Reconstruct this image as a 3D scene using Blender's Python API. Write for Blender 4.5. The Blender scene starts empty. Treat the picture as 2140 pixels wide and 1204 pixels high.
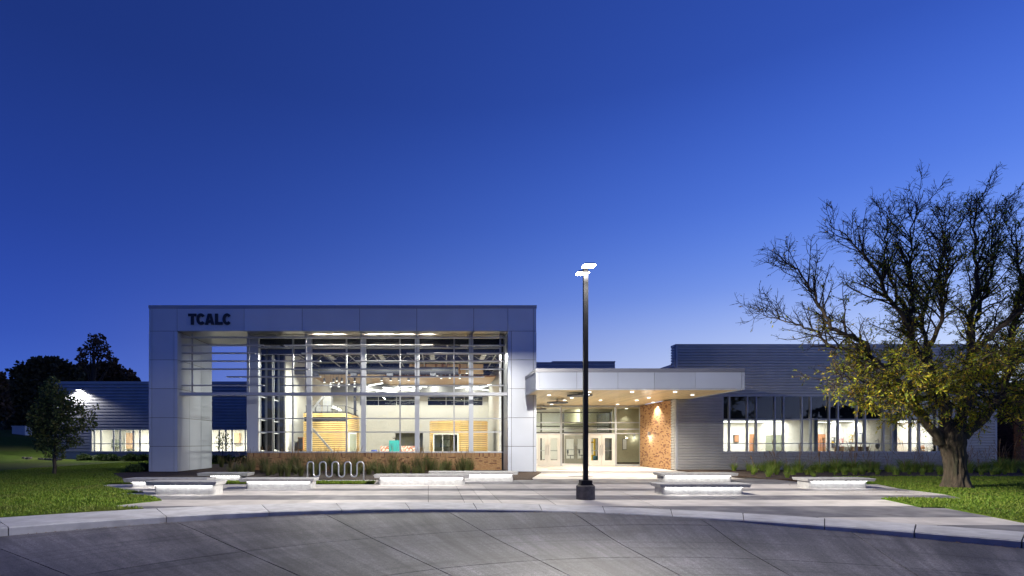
import bpy, bmesh, math, random
import numpy as np
from mathutils import Vector, Matrix, noise

random.seed(7)
rng = np.random.default_rng(7)
SC = bpy.context.scene
COL = SC.collection

# ------------------------------------------------------------------ camera
F = 1150.0            # focal length in photo pixels (photo 2140 x 1204)
CX, CY, EYE = 922.0, 924.0, 1.6
cam_data = bpy.data.cameras.new('camera')
cam = bpy.data.objects.new('camera', cam_data)
COL.objects.link(cam)
cam.location = (0, 0, EYE)
cam.rotation_euler = (math.radians(90), 0, 0)
cam_data.sensor_width = 36.0
cam_data.lens = F / 2140.0 * 36.0
cam_data.shift_x = (1070 - CX) / 2140.0
cam_data.shift_y = (CY - 602) / 2140.0
cam_data.clip_start = 0.1
cam_data.clip_end = 2000
SC.camera = cam

def X(px, Y): return (px - CX) * Y / F
def Z(py, Y): return EYE + (CY - py) * Y / F
def P(px, py, Y): return Vector((X(px, Y), Y, Z(py, Y)))
def G(px, py, z=0.0):
    Y = (EYE - z) * F / (py - CY)
    return (X(px, Y), Y)

# ------------------------------------------------------------------ dusk sky
world = bpy.data.worlds.new('World')
SC.world = world
world.use_nodes = True
wn, wl = world.node_tree.nodes, world.node_tree.links
wn.clear()
out = wn.new('ShaderNodeOutputWorld')
bg = wn.new('ShaderNodeBackground')
bg.inputs['Strength'].default_value = 1.0
tc = wn.new('ShaderNodeTexCoord')
sep = wn.new('ShaderNodeSeparateXYZ')
wl.new(tc.outputs['Generated'], sep.inputs[0])
def wmath(op, a, b, clamp=False):
    n = wn.new('ShaderNodeMath'); n.operation = op; n.use_clamp = clamp
    for i, v in enumerate((a, b)):
        if isinstance(v, (int, float)): n.inputs[i].default_value = v
        else: wl.new(v, n.inputs[i])
    return n.outputs[0]
def wramp(stops, fac):
    r = wn.new('ShaderNodeValToRGB'); r.color_ramp.interpolation = 'B_SPLINE'
    e = r.color_ramp.elements
    while len(e) < len(stops): e.new(0.5)
    for el, (p, c) in zip(e, stops):
        el.position = p; el.color = (*c, 1)
    wl.new(fac, r.inputs[0])
    return r.outputs[0]
zc = wmath('MAXIMUM', sep.outputs['Z'], 0.0)
east = wramp([(0.0, (.075, .165, .58)), (.06, (.066, .15, .60)), (.16, (.034, .086, .48)), (.32, (.018, .052, .32)), (.53, (.0115, .033, .195)), (1.0, (.007, .02, .12))], zc)
west = wramp([(0.0, (.90, .92, 1.0)), (.07, (.74, .82, 1.0)), (.15, (.52, .65, 1.0)), (.24, (.19, .35, .95)), (.36, (.085, .205, .82)), (.52, (.034, .10, .56)), (1.0, (.012, .035, .21))], zc)
# the sun went down to the right of the view
s_az = wmath('ADD', wmath('MULTIPLY', sep.outputs['X'], 0.966), wmath('MULTIPLY', sep.outputs['Y'], 0.26))
t_az = wmath('POWER', wmath('MULTIPLY', wmath('ADD', s_az, 0.42), 0.795, True), 1.6)
mix = wn.new('ShaderNodeMix'); mix.data_type = 'RGBA'
wl.new(t_az, mix.inputs[0]); wl.new(east, mix.inputs[6]); wl.new(west, mix.inputs[7])
wl.new(mix.outputs[2], bg.inputs['Color'])
wl.new(bg.outputs[0], out.inputs[0])

# ------------------------------------------------------------------ render settings
SC.view_settings.view_transform = 'Standard'
SC.view_settings.look = 'None'
SC.view_settings.exposure = 0.0
SC.view_settings.gamma = 1.0
SC.view_settings.use_curve_mapping = False
SC.render.engine = 'CYCLES'
cy = SC.cycles
cy.max_bounces = 8; cy.diffuse_bounces = 4; cy.glossy_bounces = 4
cy.transmission_bounces = 4; cy.transparent_max_bounces = 32
cy.caustics_reflective = False; cy.caustics_refractive = False
cy.sample_clamp_indirect = 6.0; cy.sample_clamp_direct = 0.0
cy.use_denoising = True
try: cy.denoiser = 'OPENIMAGEDENOISE'
except Exception: pass

# ------------------------------------------------------------------ mesh helpers
class MB:
    def __init__(s): s.v = []; s.f = []; s.m = []
    def face(s, pts, mi=0):
        i = len(s.v); s.v += [tuple(p) for p in pts]
        s.f.append(tuple(range(i, i + len(pts)))); s.m.append(mi)
    def box(s, x0, x1, y0, y1, z0, z1, mi=0):
        i = len(s.v)
        s.v += [(x0,y0,z0),(x1,y0,z0),(x1,y1,z0),(x0,y1,z0),(x0,y0,z1),(x1,y0,z1),(x1,y1,z1),(x0,y1,z1)]
        for q in ((0,3,2,1),(4,5,6,7),(0,1,5,4),(1,2,6,5),(2,3,7,6),(3,0,4,7)):
            s.f.append(tuple(i + k for k in q)); s.m.append(mi)
        return s
    def hexa(s, bot, top, mi=0):            # two quads of four points, same winding (ccw from above)
        i = len(s.v); s.v += [tuple(p) for p in bot] + [tuple(p) for p in top]
        for q in ((0,3,2,1),(4,5,6,7),(0,1,5,4),(1,2,6,5),(2,3,7,6),(3,0,4,7)):
            s.f.append(tuple(i + k for k in q)); s.m.append(mi)
        return s
    def prism(s, poly, z0, z1, mi=0):       # ccw outline in x, y
        n = len(poly); i = len(s.v)
        s.v += [(p[0], p[1], z0) for p in poly] + [(p[0], p[1], z1) for p in poly]
        s.f.append(tuple(i + n + k for k in range(n))); s.m.append(mi)
        s.f.append(tuple(i + n - 1 - k for k in range(n))); s.m.append(mi)
        for k in range(n):
            a, b = k, (k + 1) % n
            s.f.append((i + a, i + b, i + n + b, i + n + a)); s.m.append(mi)
        return s
    def tube(s, pts, rad, n=8, caps=True, mi=0, twist=0.0):
        pts = [Vector(p) for p in pts]
        if not hasattr(rad, '__len__'): rad = [rad] * len(pts)
        i0 = len(s.v); up = None
        for k, p in enumerate(pts):
            a = pts[max(k - 1, 0)]; b = pts[min(k + 1, len(pts) - 1)]
            d = (b - a)
            d = d.normalized() if d.length > 1e-9 else Vector((0, 0, 1))
            if up is None:
                up = Vector((0, 0, 1)) if abs(d.z) < .9 else Vector((1, 0, 0))
            u = d.cross(up)
            if u.length < 1e-6: u = d.cross(Vector((0.3, 0.9, .2)))
            u.normalize(); w = u.cross(d).normalized(); up = w
            for j in range(n):
                t = 2 * math.pi * (j + twist) / n
                s.v.append(tuple(p + u * (math.cos(t) * rad[k]) + w * (math.sin(t) * rad[k])))
        for k in range(len(pts) - 1):
            for j in range(n):
                a = i0 + k * n + j; b = i0 + k * n + (j + 1) % n
                s.f.append((a, b, b + n, a + n)); s.m.append(mi)
        if caps:
            s.f.append(tuple(i0 + n - 1 - j for j in range(n))); s.m.append(mi)
            e = i0 + (len(pts) - 1) * n
            s.f.append(tuple(e + j for j in range(n))); s.m.append(mi)
        return s
    def bar(s, a, b, w, mi=0):
        return s.tube([a, b], w * 0.7071, 4, True, mi, 0.5)
    def cyl(s, x, y, z0, z1, r, n=20, r1=None, mi=0):
        return s.tube([(x, y, z0), (x, y, z1)], [r, r if r1 is None else r1], n, True, mi)
    def mesh(s, name, mats, off=(0, 0, 0), smooth=False):
        me = bpy.data.meshes.new(name)
        o = Vector(off)
        v = [(p[0] - o.x, p[1] - o.y, p[2] - o.z) for p in s.v]
        me.from_pydata(v, [], s.f)
        for m in (mats if isinstance(mats, (list, tuple)) else [mats]): me.materials.append(m)
        me.polygons.foreach_set('material_index', s.m)
        if smooth: me.polygons.foreach_set('use_smooth', [True] * len(me.polygons))
        me.update()
        return me

W = {}
def setp(o, label=None, cat=None, group=None, kind=None):
    if label: o['label'] = label
    if cat: o['category'] = cat
    if group: o['group'] = group
    if kind: o['kind'] = kind
    return o
def link(o, parent, loc):
    COL.objects.link(o)
    if parent is not None:
        o.parent = parent
        o.location = Vector(loc) - W[parent.name]
    else:
        o.location = loc
    W[o.name] = Vector(loc)
    return o
def thing(name, label, cat, loc=(0, 0, 0), group=None):
    o = bpy.data.objects.new(name, None); o.empty_display_size = .2
    link(o, None, loc)
    return setp(o, label, cat, group)
def part(name, mb, mats, parent, smooth=False, label=None, kind=None):
    loc = W[parent.name]
    o = bpy.data.objects.new(name, mb.mesh(name, mats, loc, smooth))
    link(o, parent, loc)
    return setp(o, label, None, None, kind)
def inst(name, me, loc, parent, rz=0.0, label=None):
    o = bpy.data.objects.new(name, me); link(o, parent, loc)
    if rz: o.rotation_euler.z = rz
    return setp(o, label)
def solo(name, mb, mats, loc=(0, 0, 0), label=None, cat=None, group=None, kind=None, smooth=False):
    o = bpy.data.objects.new(name, mb.mesh(name, mats, loc, smooth))
    link(o, None, loc)
    return setp(o, label, cat, group, kind)
def copy_tree(o, loc, label=None, rz=None, scale=None):
    c = o.copy(); COL.objects.link(c); c.location = loc; W[c.name] = Vector(loc)
    if label: c['label'] = label
    if rz is not None: c.rotation_euler.z = rz
    if scale is not None: c.scale = scale
    for ch in [q for q in bpy.data.objects if q.parent == o]:
        d = ch.copy(); COL.objects.link(d); d.parent = c
        for g in [q for q in bpy.data.objects if q.parent == ch]:
            e = g.copy(); COL.objects.link(e); e.parent = d
    return c
def bxp(name, mats, parent, *b, **k):
    return part(name, MB().box(*b), mats, parent, **k)

def lamp(name, kind, loc, power, color, parent=None, **kw):
    d = bpy.data.lights.new(name, kind); d.energy = power; d.color = color
    rot = kw.pop('rot', None)
    for k, v in kw.items(): setattr(d, k, v)
    o = bpy.data.objects.new(name, d)
    link(o, parent, loc)
    if rot: o.rotation_euler = rot
    return o

# ------------------------------------------------------------------ materials
def mat(name, col, rough=.6, metal=0.0, spec=.5, noise_s=None, noise_a=.15, bump=0.0, bump_s=None, detail=6, second=None, sec_s=None, sec_lo=.45, sec_hi=.65, stretch=None, emis=None, emis_s=0.0, transl=0.0, island=None, objrand=0.0, bump_d=.02):
    m = bpy.data.materials.new(name); m.use_nodes = True
    n, l = m.node_tree.nodes, m.node_tree.links
    b = n['Principled BSDF']
    b.inputs['Base Color'].default_value = (*col, 1)
    b.inputs['Roughness'].default_value = rough
    b.inputs['Metallic'].default_value = metal
    b.inputs['Specular IOR Level'].default_value = spec
    if emis:
        b.inputs['Emission Color'].default_value = (*emis, 1)
        b.inputs['Emission Strength'].default_value = emis_s
    vec = None
    if noise_s or second or bump:
        t = n.new('ShaderNodeTexCoord')
        vec = t.outputs['Object']
        if stretch:
            mp = n.new('ShaderNodeMapping'); mp.inputs['Scale'].default_value = stretch
            if len(stretch) > 3: pass
            l.new(vec, mp.inputs[0]); vec = mp.outputs[0]
    cur = None
    if noise_s:
        t = n.new('ShaderNodeTexNoise'); t.inputs['Scale'].default_value = noise_s; t.inputs['Detail'].default_value = detail
        l.new(vec, t.inputs['Vector'])
        r = n.new('ShaderNodeValToRGB')
        r.color_ramp.elements[0].position = .3; r.color_ramp.elements[1].position = .7
        r.color_ramp.elements[0].color = (*[c * (1 - noise_a) for c in col], 1)
        r.color_ramp.elements[1].color = (*[min(1, c * (1 + noise_a)) for c in col], 1)
        l.new(t.outputs['Fac'], r.inputs[0]); cur = r.outputs[0]
    if island:                                # a list of leaf / blade colours, one per loose piece
        g = n.new('ShaderNodeNewGeometry')
        r = n.new('ShaderNodeValToRGB'); e = r.color_ramp.elements
        while len(e) < len(island): e.new(.5)
        for i, (el, c) in enumerate(zip(e, island)):
            el.position = i / (len(island) - 1); el.color = (*c, 1)
        l.new(g.outputs['Random Per Island'], r.inputs[0]); cur = r.outputs[0]
    if second:
        t = n.new('ShaderNodeTexNoise'); t.inputs['Scale'].default_value = sec_s; t.inputs['Detail'].default_value = 5
        l.new(vec, t.inputs['Vector'])
        r = n.new('ShaderNodeValToRGB'); r.color_ramp.elements[0].position = sec_lo; r.color_ramp.elements[1].position = sec_hi
        l.new(t.outputs['Fac'], r.inputs[0])
        mx = n.new('ShaderNodeMix'); mx.data_type = 'RGBA'
        l.new(r.outputs[0], mx.inputs[0])
        if cur: l.new(cur, mx.inputs[6])
        else: mx.inputs[6].default_value = (*col, 1)
        mx.inputs[7].default_value = (*second, 1)
        cur = mx.outputs[2]
    if objrand:
        oi = n.new('ShaderNodeObjectInfo')
        mr = n.new('ShaderNodeMapRange'); mr.inputs['To Min'].default_value = 1 - objrand; mr.inputs['To Max'].default_value = 1 + objrand
        l.new(oi.outputs['Random'], mr.inputs['Value'])
        vm = n.new('ShaderNodeVectorMath'); vm.operation = 'SCALE'
        if cur: l.new(cur, vm.inputs[0])
        else: vm.inputs[0].default_value = col
        l.new(mr.outputs[0], vm.inputs['Scale']); cur = vm.outputs[0]
    if cur: l.new(cur, b.inputs['Base Color'])
    if bump:
        t = n.new('ShaderNodeTexNoise'); t.inputs['Scale'].default_value = bump_s or 40; t.inputs['Detail'].default_value = 8
        l.new(vec, t.inputs['Vector'])
        bp = n.new('ShaderNodeBump'); bp.inputs['Strength'].default_value = bump; bp.inputs['Distance'].default_value = bump_d
        l.new(t.outputs['Fac'], bp.inputs['Height']); l.new(bp.outputs[0], b.inputs['Normal'])
    if transl:
        tr = n.new('ShaderNodeBsdfTranslucent')
        if cur: l.new(cur, tr.inputs[0])
        else: tr.inputs[0].default_value = (*col, 1)
        ms = n.new('ShaderNodeMixShader'); ms.inputs[0].default_value = transl
        l.new(b.outputs[0], ms.inputs[1]); l.new(tr.outputs[0], ms.inputs[2])
        l.new(ms.outputs[0], n['Material Output'].inputs[0])
    return m
def emit(name, col, s):
    m = bpy.data.materials.new(name); m.use_nodes = True
    n, l = m.node_tree.nodes, m.node_tree.links
    n.remove(n['Principled BSDF'])
    e = n.new('ShaderNodeEmission'); e.inputs[0].default_value = (*col, 1); e.inputs[1].default_value = s
    l.new(e.outputs[0], n['Material Output'].inputs[0])
    return m
def glass_mat(name, tint=(.93, .96, .95), ior=1.5):
    m = bpy.data.materials.new(name); m.use_nodes = True
    n, l = m.node_tree.nodes, m.node_tree.links
    n.remove(n['Principled BSDF'])
    tr = n.new('ShaderNodeBsdfTransparent'); tr.inputs[0].default_value = (*tint, 1)
    gl = n.new('ShaderNodeBsdfGlossy'); gl.inputs['Roughness'].default_value = 0.01
    fr = n.new('ShaderNodeFresnel'); fr.inputs['IOR'].default_value = ior
    ms = n.new('ShaderNodeMixShader')
    l.new(fr.outputs[0], ms.inputs[0]); l.new(tr.outputs[0], ms.inputs[1]); l.new(gl.outputs[0], ms.inputs[2])
    l.new(ms.outputs[0], n['Material Output'].inputs[0])
    return m

M = {}
M['pave_light'] = mat('pale_concrete', (.50, .465, .435), .75, noise_s=2.2, noise_a=.14, bump=.12, bump_s=60, second=(.34, .315, .295), sec_s=.9, sec_lo=.46, sec_hi=.72, objrand=.10)
M['pave_dark'] = mat('dark_concrete', (.125, .12, .13), .7, noise_s=3, noise_a=.25, bump=.12, bump_s=60, second=(.24, .23, .23), sec_s=1.1, sec_lo=.46, sec_hi=.7, objrand=.14)
M['kerb'] = mat('kerb_concrete', (.46, .455, .465), .75, noise_s=4, noise_a=.14, bump=.1, bump_s=50, second=(.33, .32, .32), sec_s=1.6, sec_lo=.46, sec_hi=.74, objrand=.08)
M['bench'] = mat('bench_concrete', (.36, .355, .35), .7, noise_s=9, noise_a=.16, bump=.12, bump_s=70, second=(.29, .285, .28), sec_s=3.5, sec_lo=.55, sec_hi=.75)
M['footing'] = mat('footing_concrete', (.12, .11, .10), .9, noise_s=8, noise_a=.3, bump=.25, bump_s=60)
M['subbase'] = mat('joint_filler', (.035, .033, .03), .95)
M['panel'] = mat('silver_panel', (.52, .56, .635), .34, metal=.2, noise_s=.7, noise_a=.04, bump=.25, bump_s=.8, bump_d=.012, objrand=.06)
M['panel_joint'] = mat('panel_joint', (.06, .06, .065), .8)
M['coping'] = mat('coping_metal', (.33, .33, .35), .4, metal=.5)
M['soffit_metal'] = mat('soffit_metal', (.5, .49, .47), .28, metal=.75, noise_s=1.2, noise_a=.06)
M['siding'] = mat('corrugated_silver', (.46, .455, .45), .38, metal=.4, noise_s=1.1, noise_a=.08)
M['siding_dark'] = mat('corrugated_charcoal', (.26, .27, .31), .38, metal=.5, noise_s=1.1, noise_a=.1)
M['alu'] = mat('aluminium_frame', (.42, .44, .48), .4, metal=.3)
M['alu_dark'] = mat('bronze_frame', (.09, .085, .075), .4, metal=.4)
M['glass'] = glass_mat('window_glass')
M['black_metal'] = mat('black_paint', (.010, .010, .013), .55, spec=.25)
M['letter'] = mat('black_lettering', (.012, .012, .018), .4)
M['brick'] = [mat('tan_brick', (.46, .275, .13), .85, noise_s=14, noise_a=.2, bump=.2, bump_s=80),
              mat('orange_brick', (.42, .235, .105), .85, noise_s=14, noise_a=.2, bump=.2, bump_s=80),
              mat('dark_brick', (.20, .09, .05), .85, noise_s=14, noise_a=.2, bump=.2, bump_s=80)]
M['brick_red'] = [mat('brown_brick', (.22, .10, .06), .9, noise_s=14, noise_a=.3, bump=.2, bump_s=80),
                  mat('umber_brick', (.16, .07, .045), .9, noise_s=14, noise_a=.3, bump=.2, bump_s=80),
                  mat('black_brick', (.07, .035, .025), .9, noise_s=14, noise_a=.3)]
M['mortar'] = mat('mortar', (.22, .15, .10), .95, noise_s=20, noise_a=.2)
M['mortar_dark'] = mat('dark_mortar', (.13, .09, .07), .95, noise_s=20, noise_a=.2)
M['plank'] = mat('soffit_plank', (.80, .62, .35), .3, objrand=.14, noise_s=2.5, noise_a=.28, stretch=(6, .35, 6))
M['slat'] = mat('pine_slat', (.60, .42, .17), .6, noise_s=3, noise_a=.22, stretch=(.5, .5, 6), second=(.50, .28, .10), sec_s=1.4, sec_lo=.54, sec_hi=.74, objrand=.12)
M['ply'] = mat('plywood', (.56, .38, .20), .5, noise_s=2, noise_a=.12, stretch=(.6, 4, 4))
M['ply_edge'] = mat('plywood_edge', (.28, .13, .045), .6)
M['white_wall'] = mat('white_plaster', (.78, .76, .70), .8, noise_s=1.2, noise_a=.02)
M['olive_wall'] = mat('olive_plaster', (.42, .40, .28), .8, noise_s=4, noise_a=.05)
M['deck'] = mat('black_ceiling', (.022, .024, .032), .8)
M['steel_light'] = mat('grey_steel', (.34, .34, .33), .5)
M['steel_navy'] = mat('navy_steel', (.03, .035, .06), .5)
M['duct'] = mat('black_duct', (.018, .02, .03), .6)
M['duct_grey'] = mat('grey_duct', (.28, .28, .28), .45, metal=.4)
M['floor'] = mat('grey_floor', (.22, .20, .18), .5, noise_s=3, noise_a=.1)
M['door_white'] = mat('cream_door', (.66, .65, .62), .45)
M['door_grey'] = mat('grey_green_door', (.25, .25, .20), .45)
M['door_wood'] = mat('maple_door', (.46, .21, .11), .5, noise_s=3, noise_a=.15, stretch=(6, 6, .6))
M['chrome'] = mat('brushed_steel', (.55, .55, .55), .3, metal=.9)
M['rack'] = mat('galvanised_steel', (.55, .57, .6), .32, metal=.8)
M['teal'] = mat('teal_laminate', (.03, .38, .37), .5)
M['screen'] = mat('dark_screen', (.03, .035, .035), .2)
M['yellow'] = mat('yellow_paint', (.65, .42, .01), .5)
M['rust_fabric'] = mat('patterned_fabric', (.45, .16, .10), .9, noise_s=9, noise_a=.3, second=(.75, .68, .6), sec_s=7, sec_lo=.5, sec_hi=.52)
M['blue_fabric'] = mat('blue_fabric', (.03, .05, .2), .9)
M['deep_teal'] = mat('deep_teal_fabric', (.03, .10, .12), .9)
M['chair'] = mat('charcoal_plastic', (.05, .05, .055), .5)
M['cabinet'] = mat('beech_laminate', (.50, .33, .20), .5, noise_s=3, noise_a=.1, stretch=(5, 5, .6))
M['board'] = mat('grey_green_board', (.27, .29, .22), .7)
M['poster_y'] = mat('poster_yellow', (.6, .4, .12), .8, second=(.8, .78, .7), sec_s=9, sec_lo=.48, sec_hi=.52)
M['poster_r'] = mat('poster_red', (.5, .06, .08), .8, second=(.8, .78, .75), sec_s=8, sec_lo=.42, sec_hi=.46)
M['white_gloss'] = mat('white_laminate', (.75, .75, .74), .4)
M['terracotta'] = mat('terracotta_brick_wall', (.45, .22, .12), .85, noise_s=16, noise_a=.2, stretch=(.3, 1, 3))
M['bark'] = mat('ridged_bark', (.09, .068, .046), .95, noise_s=9, noise_a=.45, bump=1.0, bump_s=7, stretch=(2.4, 2.4, .45), second=(.05, .05, .028), sec_s=3, sec_lo=.5, sec_hi=.7)
M['twig'] = mat('dark_twig', (.035, .026, .02), .95)
M['locust_leaf'] = mat('locust_leaf', (.16, .17, .02), .6, transl=.5, island=[(.11, .17, .016), (.19, .26, .017), (.32, .36, .018), (.44, .43, .02), (.54, .46, .024), (.46, .26, .024), (.17, .22, .017)])
M['oak_leaf'] = mat('oak_leaf', (.02, .022, .012), .9, island=[(.03, .034, .016), (.05, .05, .022), (.065, .055, .028), (.04, .04, .02)])
M['rusty_leaf'] = mat('rusty_leaf', (.03, .02, .014), .9, island=[(.05, .036, .022), (.075, .045, .028), (.09, .05, .03), (.04, .036, .02)])
M['young_leaf'] = mat('young_leaf', (.03, .045, .015), .7, transl=.2, island=[(.05, .075, .02), (.08, .115, .026), (.12, .15, .034), (.14, .12, .036)])
M['shrub_leaf'] = mat('shrub_leaf', (.04, .075, .018), .7, transl=.2, island=[(.03, .06, .014), (.05, .095, .02), (.08, .12, .025)])
M['grass_base'] = mat('lawn_base', (.065, .12, .012), .95, spec=.05, noise_s=2.5, noise_a=.3, bump=.5, bump_s=90, second=(.11, .12, .03), sec_s=.35, sec_lo=.45, sec_hi=.75)
M['grass_dark'] = mat('far_lawn', (.045, .075, .012), .95, spec=.05, noise_s=1.5, noise_a=.3, bump=.4, bump_s=30, second=(.065, .07, .022), sec_s=.12, sec_lo=.5, sec_hi=.7)
M['blade'] = mat('lawn_blade', (.05, .1, .018), .7, transl=.3, island=[(.085, .165, .010), (.125, .215, .012), (.165, .26, .016), (.21, .25, .03), (.10, .185, .011)], second=(.16, .15, .04), sec_s=.5, sec_lo=.52, sec_hi=.8)
M['tuft_green'] = mat('green_tuft_blade', (.07, .12, .02), .7, transl=.3, island=[(.13, .25, .03), (.20, .33, .045), (.27, .38, .06), (.32, .31, .08)])
M['tuft_brown'] = mat('brown_tuft_blade', (.08, .085, .03), .8, transl=.3, island=[(.06, .10, .022), (.09, .13, .03), (.13, .14, .045), (.19, .15, .07), (.07, .12, .024)])
M['plume'] = mat('seed_plume', (.26, .17, .09), .9, transl=.2)
M['mulch'] = mat('bark_mulch', (.045, .026, .016), .95, noise_s=14, noise_a=.5, bump=1.0, bump_s=30)
M['utility'] = mat('utility_white', (.5, .52, .55), .6)
M['litter'] = mat('fallen_leaf', (.2, .10, .03), .9, island=[(.22, .12, .03), (.14, .06, .02), (.25, .18, .04)])
WARM = (1.0, .90, .73); NEUT = (1.0, .945, .84); COOL = (.96, .97, 1.0)
M['tube_light'] = emit('tube_light', (1, .97, .9), 3.5)
M['strip_led'] = emit('bench_led', (1, .985, .96), 23)
M['lens'] = emit('downlight_lens', (1, .95, .86), 3)
M['soffit_lens'] = emit('soffit_lens', (1, .95, .86), 1.6)
M['head_lens'] = emit('pole_lens', (1, .96, .88), 60)
M['pack_lens'] = emit('wall_pack_lens', (1, .97, .9), 40)
# ================================================================== GROUND
def pf(pts, deg=4):
    a = np.array(pts); return np.polyfit(a[:, 0], a[:, 1], deg)
kf_c = pf([(-8.22,10.25),(-7,11.15),(-5.75,11.83),(-4.53,12.5),(-3.19,12.9),(-.77,13.05),(1.73,12.9),(2.78,12.7),(4.4,12.2),(5.8,11.7),(6.86,10.75),(8.07,9.9),(9.46,8.93)])
kb_c = pf([(-9.34,11.65),(-8.14,12.35),(-6.83,13.24),(-5.44,13.94),(-3.87,14.26),(-2.36,14.5),(1.65,14.26),(4.88,13.43),(7.36,11.8),(9.4,10.7),(10.3,9.74)])
def poly_ext(c, x, lo, hi):
    d = np.polyder(c)
    if x < lo: return float(np.polyval(c, lo) + np.polyval(d, lo) * (x - lo))
    if x > hi: return float(np.polyval(c, hi) + np.polyval(d, hi) * (x - hi))
    return float(np.polyval(c, x))
def kf(x): return poly_ext(kf_c, x, -8.6, 9.6)
def kb(x): return max(poly_ext(kb_c, x, -9.4, 10.2), kf(x) + .35)
def kerb_h(x):
    return float(np.interp(x, [-10, -8, -5.75, -3.2, 1.7, 2.9, 5.2, 6.9, 9.5, 12], [.17, .15, .13, .09, .045, .006, .006, .07, .12, .14]))
RC = Vector((3.25, .9, 0))                  # the drive's joints meet here
def road_z(x, y):
    d = max(0.0, kf(x) - y)
    t = min(1, d / 3.5); t = t * t * (3 - 2 * t)
    return -(kerb_h(x) * (1 - t) + .13 * t) - .004

# earth far and near
mb = MB(); mb.box(-420, 420, -160, 900, -1.2, -.40)
solo('ground', mb, M['grass_dark'], kind='structure')

# --- concrete drive, cast in slabs between radial and ring joints
m = bpy.data.materials.new('drive_concrete'); m.use_nodes = True
n, l = m.node_tree.nodes, m.node_tree.links
b = n['Principled BSDF']; b.inputs['Roughness'].default_value = .62
t = n.new('ShaderNodeTexCoord')
def nz(scale, det, mp=None, rot=0):
    src = t.outputs['Object']
    if mp:
        q = n.new('ShaderNodeMapping'); q.inputs['Scale'].default_value = mp; q.inputs['Rotation'].default_value = (0, 0, rot)
        l.new(src, q.inputs[0]); src = q.outputs[0]
    k = n.new('ShaderNodeTexNoise'); k.inputs['Scale'].default_value = scale; k.inputs['Detail'].default_value = det
    l.new(src, k.inputs['Vector']); return k.outputs['Fac']
def rp(fac, p0, c0, p1, c1):
    r = n.new('ShaderNodeValToRGB'); r.color_ramp.elements[0].position = p0; r.color_ramp.elements[1].position = p1
    r.color_ramp.elements[0].color = (*c0, 1); r.color_ramp.elements[1].color = (*c1, 1); l.new(fac, r.inputs[0]); return r.outputs[0]
def mixc(kind, fac, a, c):
    q = n.new('ShaderNodeMix'); q.data_type = 'RGBA'; q.blend_type = kind
    if isinstance(fac, float): q.inputs[0].default_value = fac
    else: l.new(fac, q.inputs[0])
    l.new(a, q.inputs[6]); l.new(c, q.inputs[7]); return q.outputs[2]
# polar coordinates about the drive's centre: the broom finish and tyre streaks run along its joints
sp = n.new('ShaderNodeSeparateXYZ'); l.new(t.outputs['Object'], sp.inputs[0])
def nm(op, a_, b_=0.0):
    q = n.new('ShaderNodeMath'); q.operation = op
    for i_, v_ in enumerate((a_, b_)):
        if isinstance(v_, (int, float)): q.inputs[i_].default_value = v_
        else: l.new(v_, q.inputs[i_])
    return q.outputs[0]
ang_ = nm('ARCTAN2', sp.outputs['Y'], sp.outputs['X']); rad_ = nm('SQRT', nm('ADD', nm('MULTIPLY', sp.outputs['X'], sp.outputs['X']), nm('MULTIPLY', sp.outputs['Y'], sp.outputs['Y'])))
def polar(ka, kr, det, seed=0.0, skew=0.0):
    cb = n.new('ShaderNodeCombineXYZ'); l.new(nm('ADD', nm('MULTIPLY', ang_, ka), nm('MULTIPLY', rad_, skew)), cb.inputs[0]); l.new(nm('MULTIPLY', rad_, kr), cb.inputs[1]); cb.inputs[2].default_value = seed
    k = n.new('ShaderNodeTexNoise'); k.inputs['Scale'].default_value = 1.0; k.inputs['Detail'].default_value = det; k.inputs['Roughness'].default_value = .6
    l.new(cb.outputs[0], k.inputs['Vector']); return k.outputs['Fac']
base = rp(nz(1.1, 8), .34, (.092, .087, .093), .66, (.136, .129, .138))
stain = rp(nz(.45, 9), .40, (.66, .65, .64), .50, (1, 1, 1))
broom = rp(polar(80, .10, 4, 1.0, .35), .36, (.70, .70, .705), .64, (1.26, 1.26, 1.27))
wide = rp(polar(19, .09, 5, 4.0, .25), .38, (.58, .58, .585), .58, (1.12, 1.12, 1.12))
arcs = rp(polar(1.6, 5.5, 4, 9.0), .36, (.52, .52, .52), .45, (1, 1, 1))
mott = rp(nz(26, 5), .36, (.72, .72, .725), .64, (1.26, 1.26, 1.27))
grain = rp(nz(60, 2), .34, (.5, .5, .5), .66, (1.45, 1.45, 1.45))
oi = n.new('ShaderNodeObjectInfo'); mr = n.new('ShaderNodeMapRange'); mr.inputs['To Min'].default_value = .86; mr.inputs['To Max'].default_value = 1.14; l.new(oi.outputs['Random'], mr.inputs['Value'])
c1 = mixc('MULTIPLY', .8, base, stain); c1 = mixc('MULTIPLY', .9, c1, broom); c1 = mixc('MULTIPLY', .9, c1, wide); c1 = mixc('MULTIPLY', .7, c1, arcs)
c1 = mixc('MULTIPLY', 1.0, c1, mott); c1 = mixc('MULTIPLY', 1.0, c1, grain)
vs = n.new('ShaderNodeVectorMath'); vs.operation = 'SCALE'; l.new(c1, vs.inputs[0]); l.new(mr.outputs[0], vs.inputs['Scale']); c1 = vs.outputs[0]
l.new(c1, b.inputs['Base Color'])
bp = n.new('ShaderNodeBump'); bp.inputs['Strength'].default_value = .35; bp.inputs['Distance'].default_value = .01
l.new(nz(110, 6), bp.inputs['Height']); l.new(bp.outputs[0], b.inputs['Normal'])
M['drive'] = m

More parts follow.
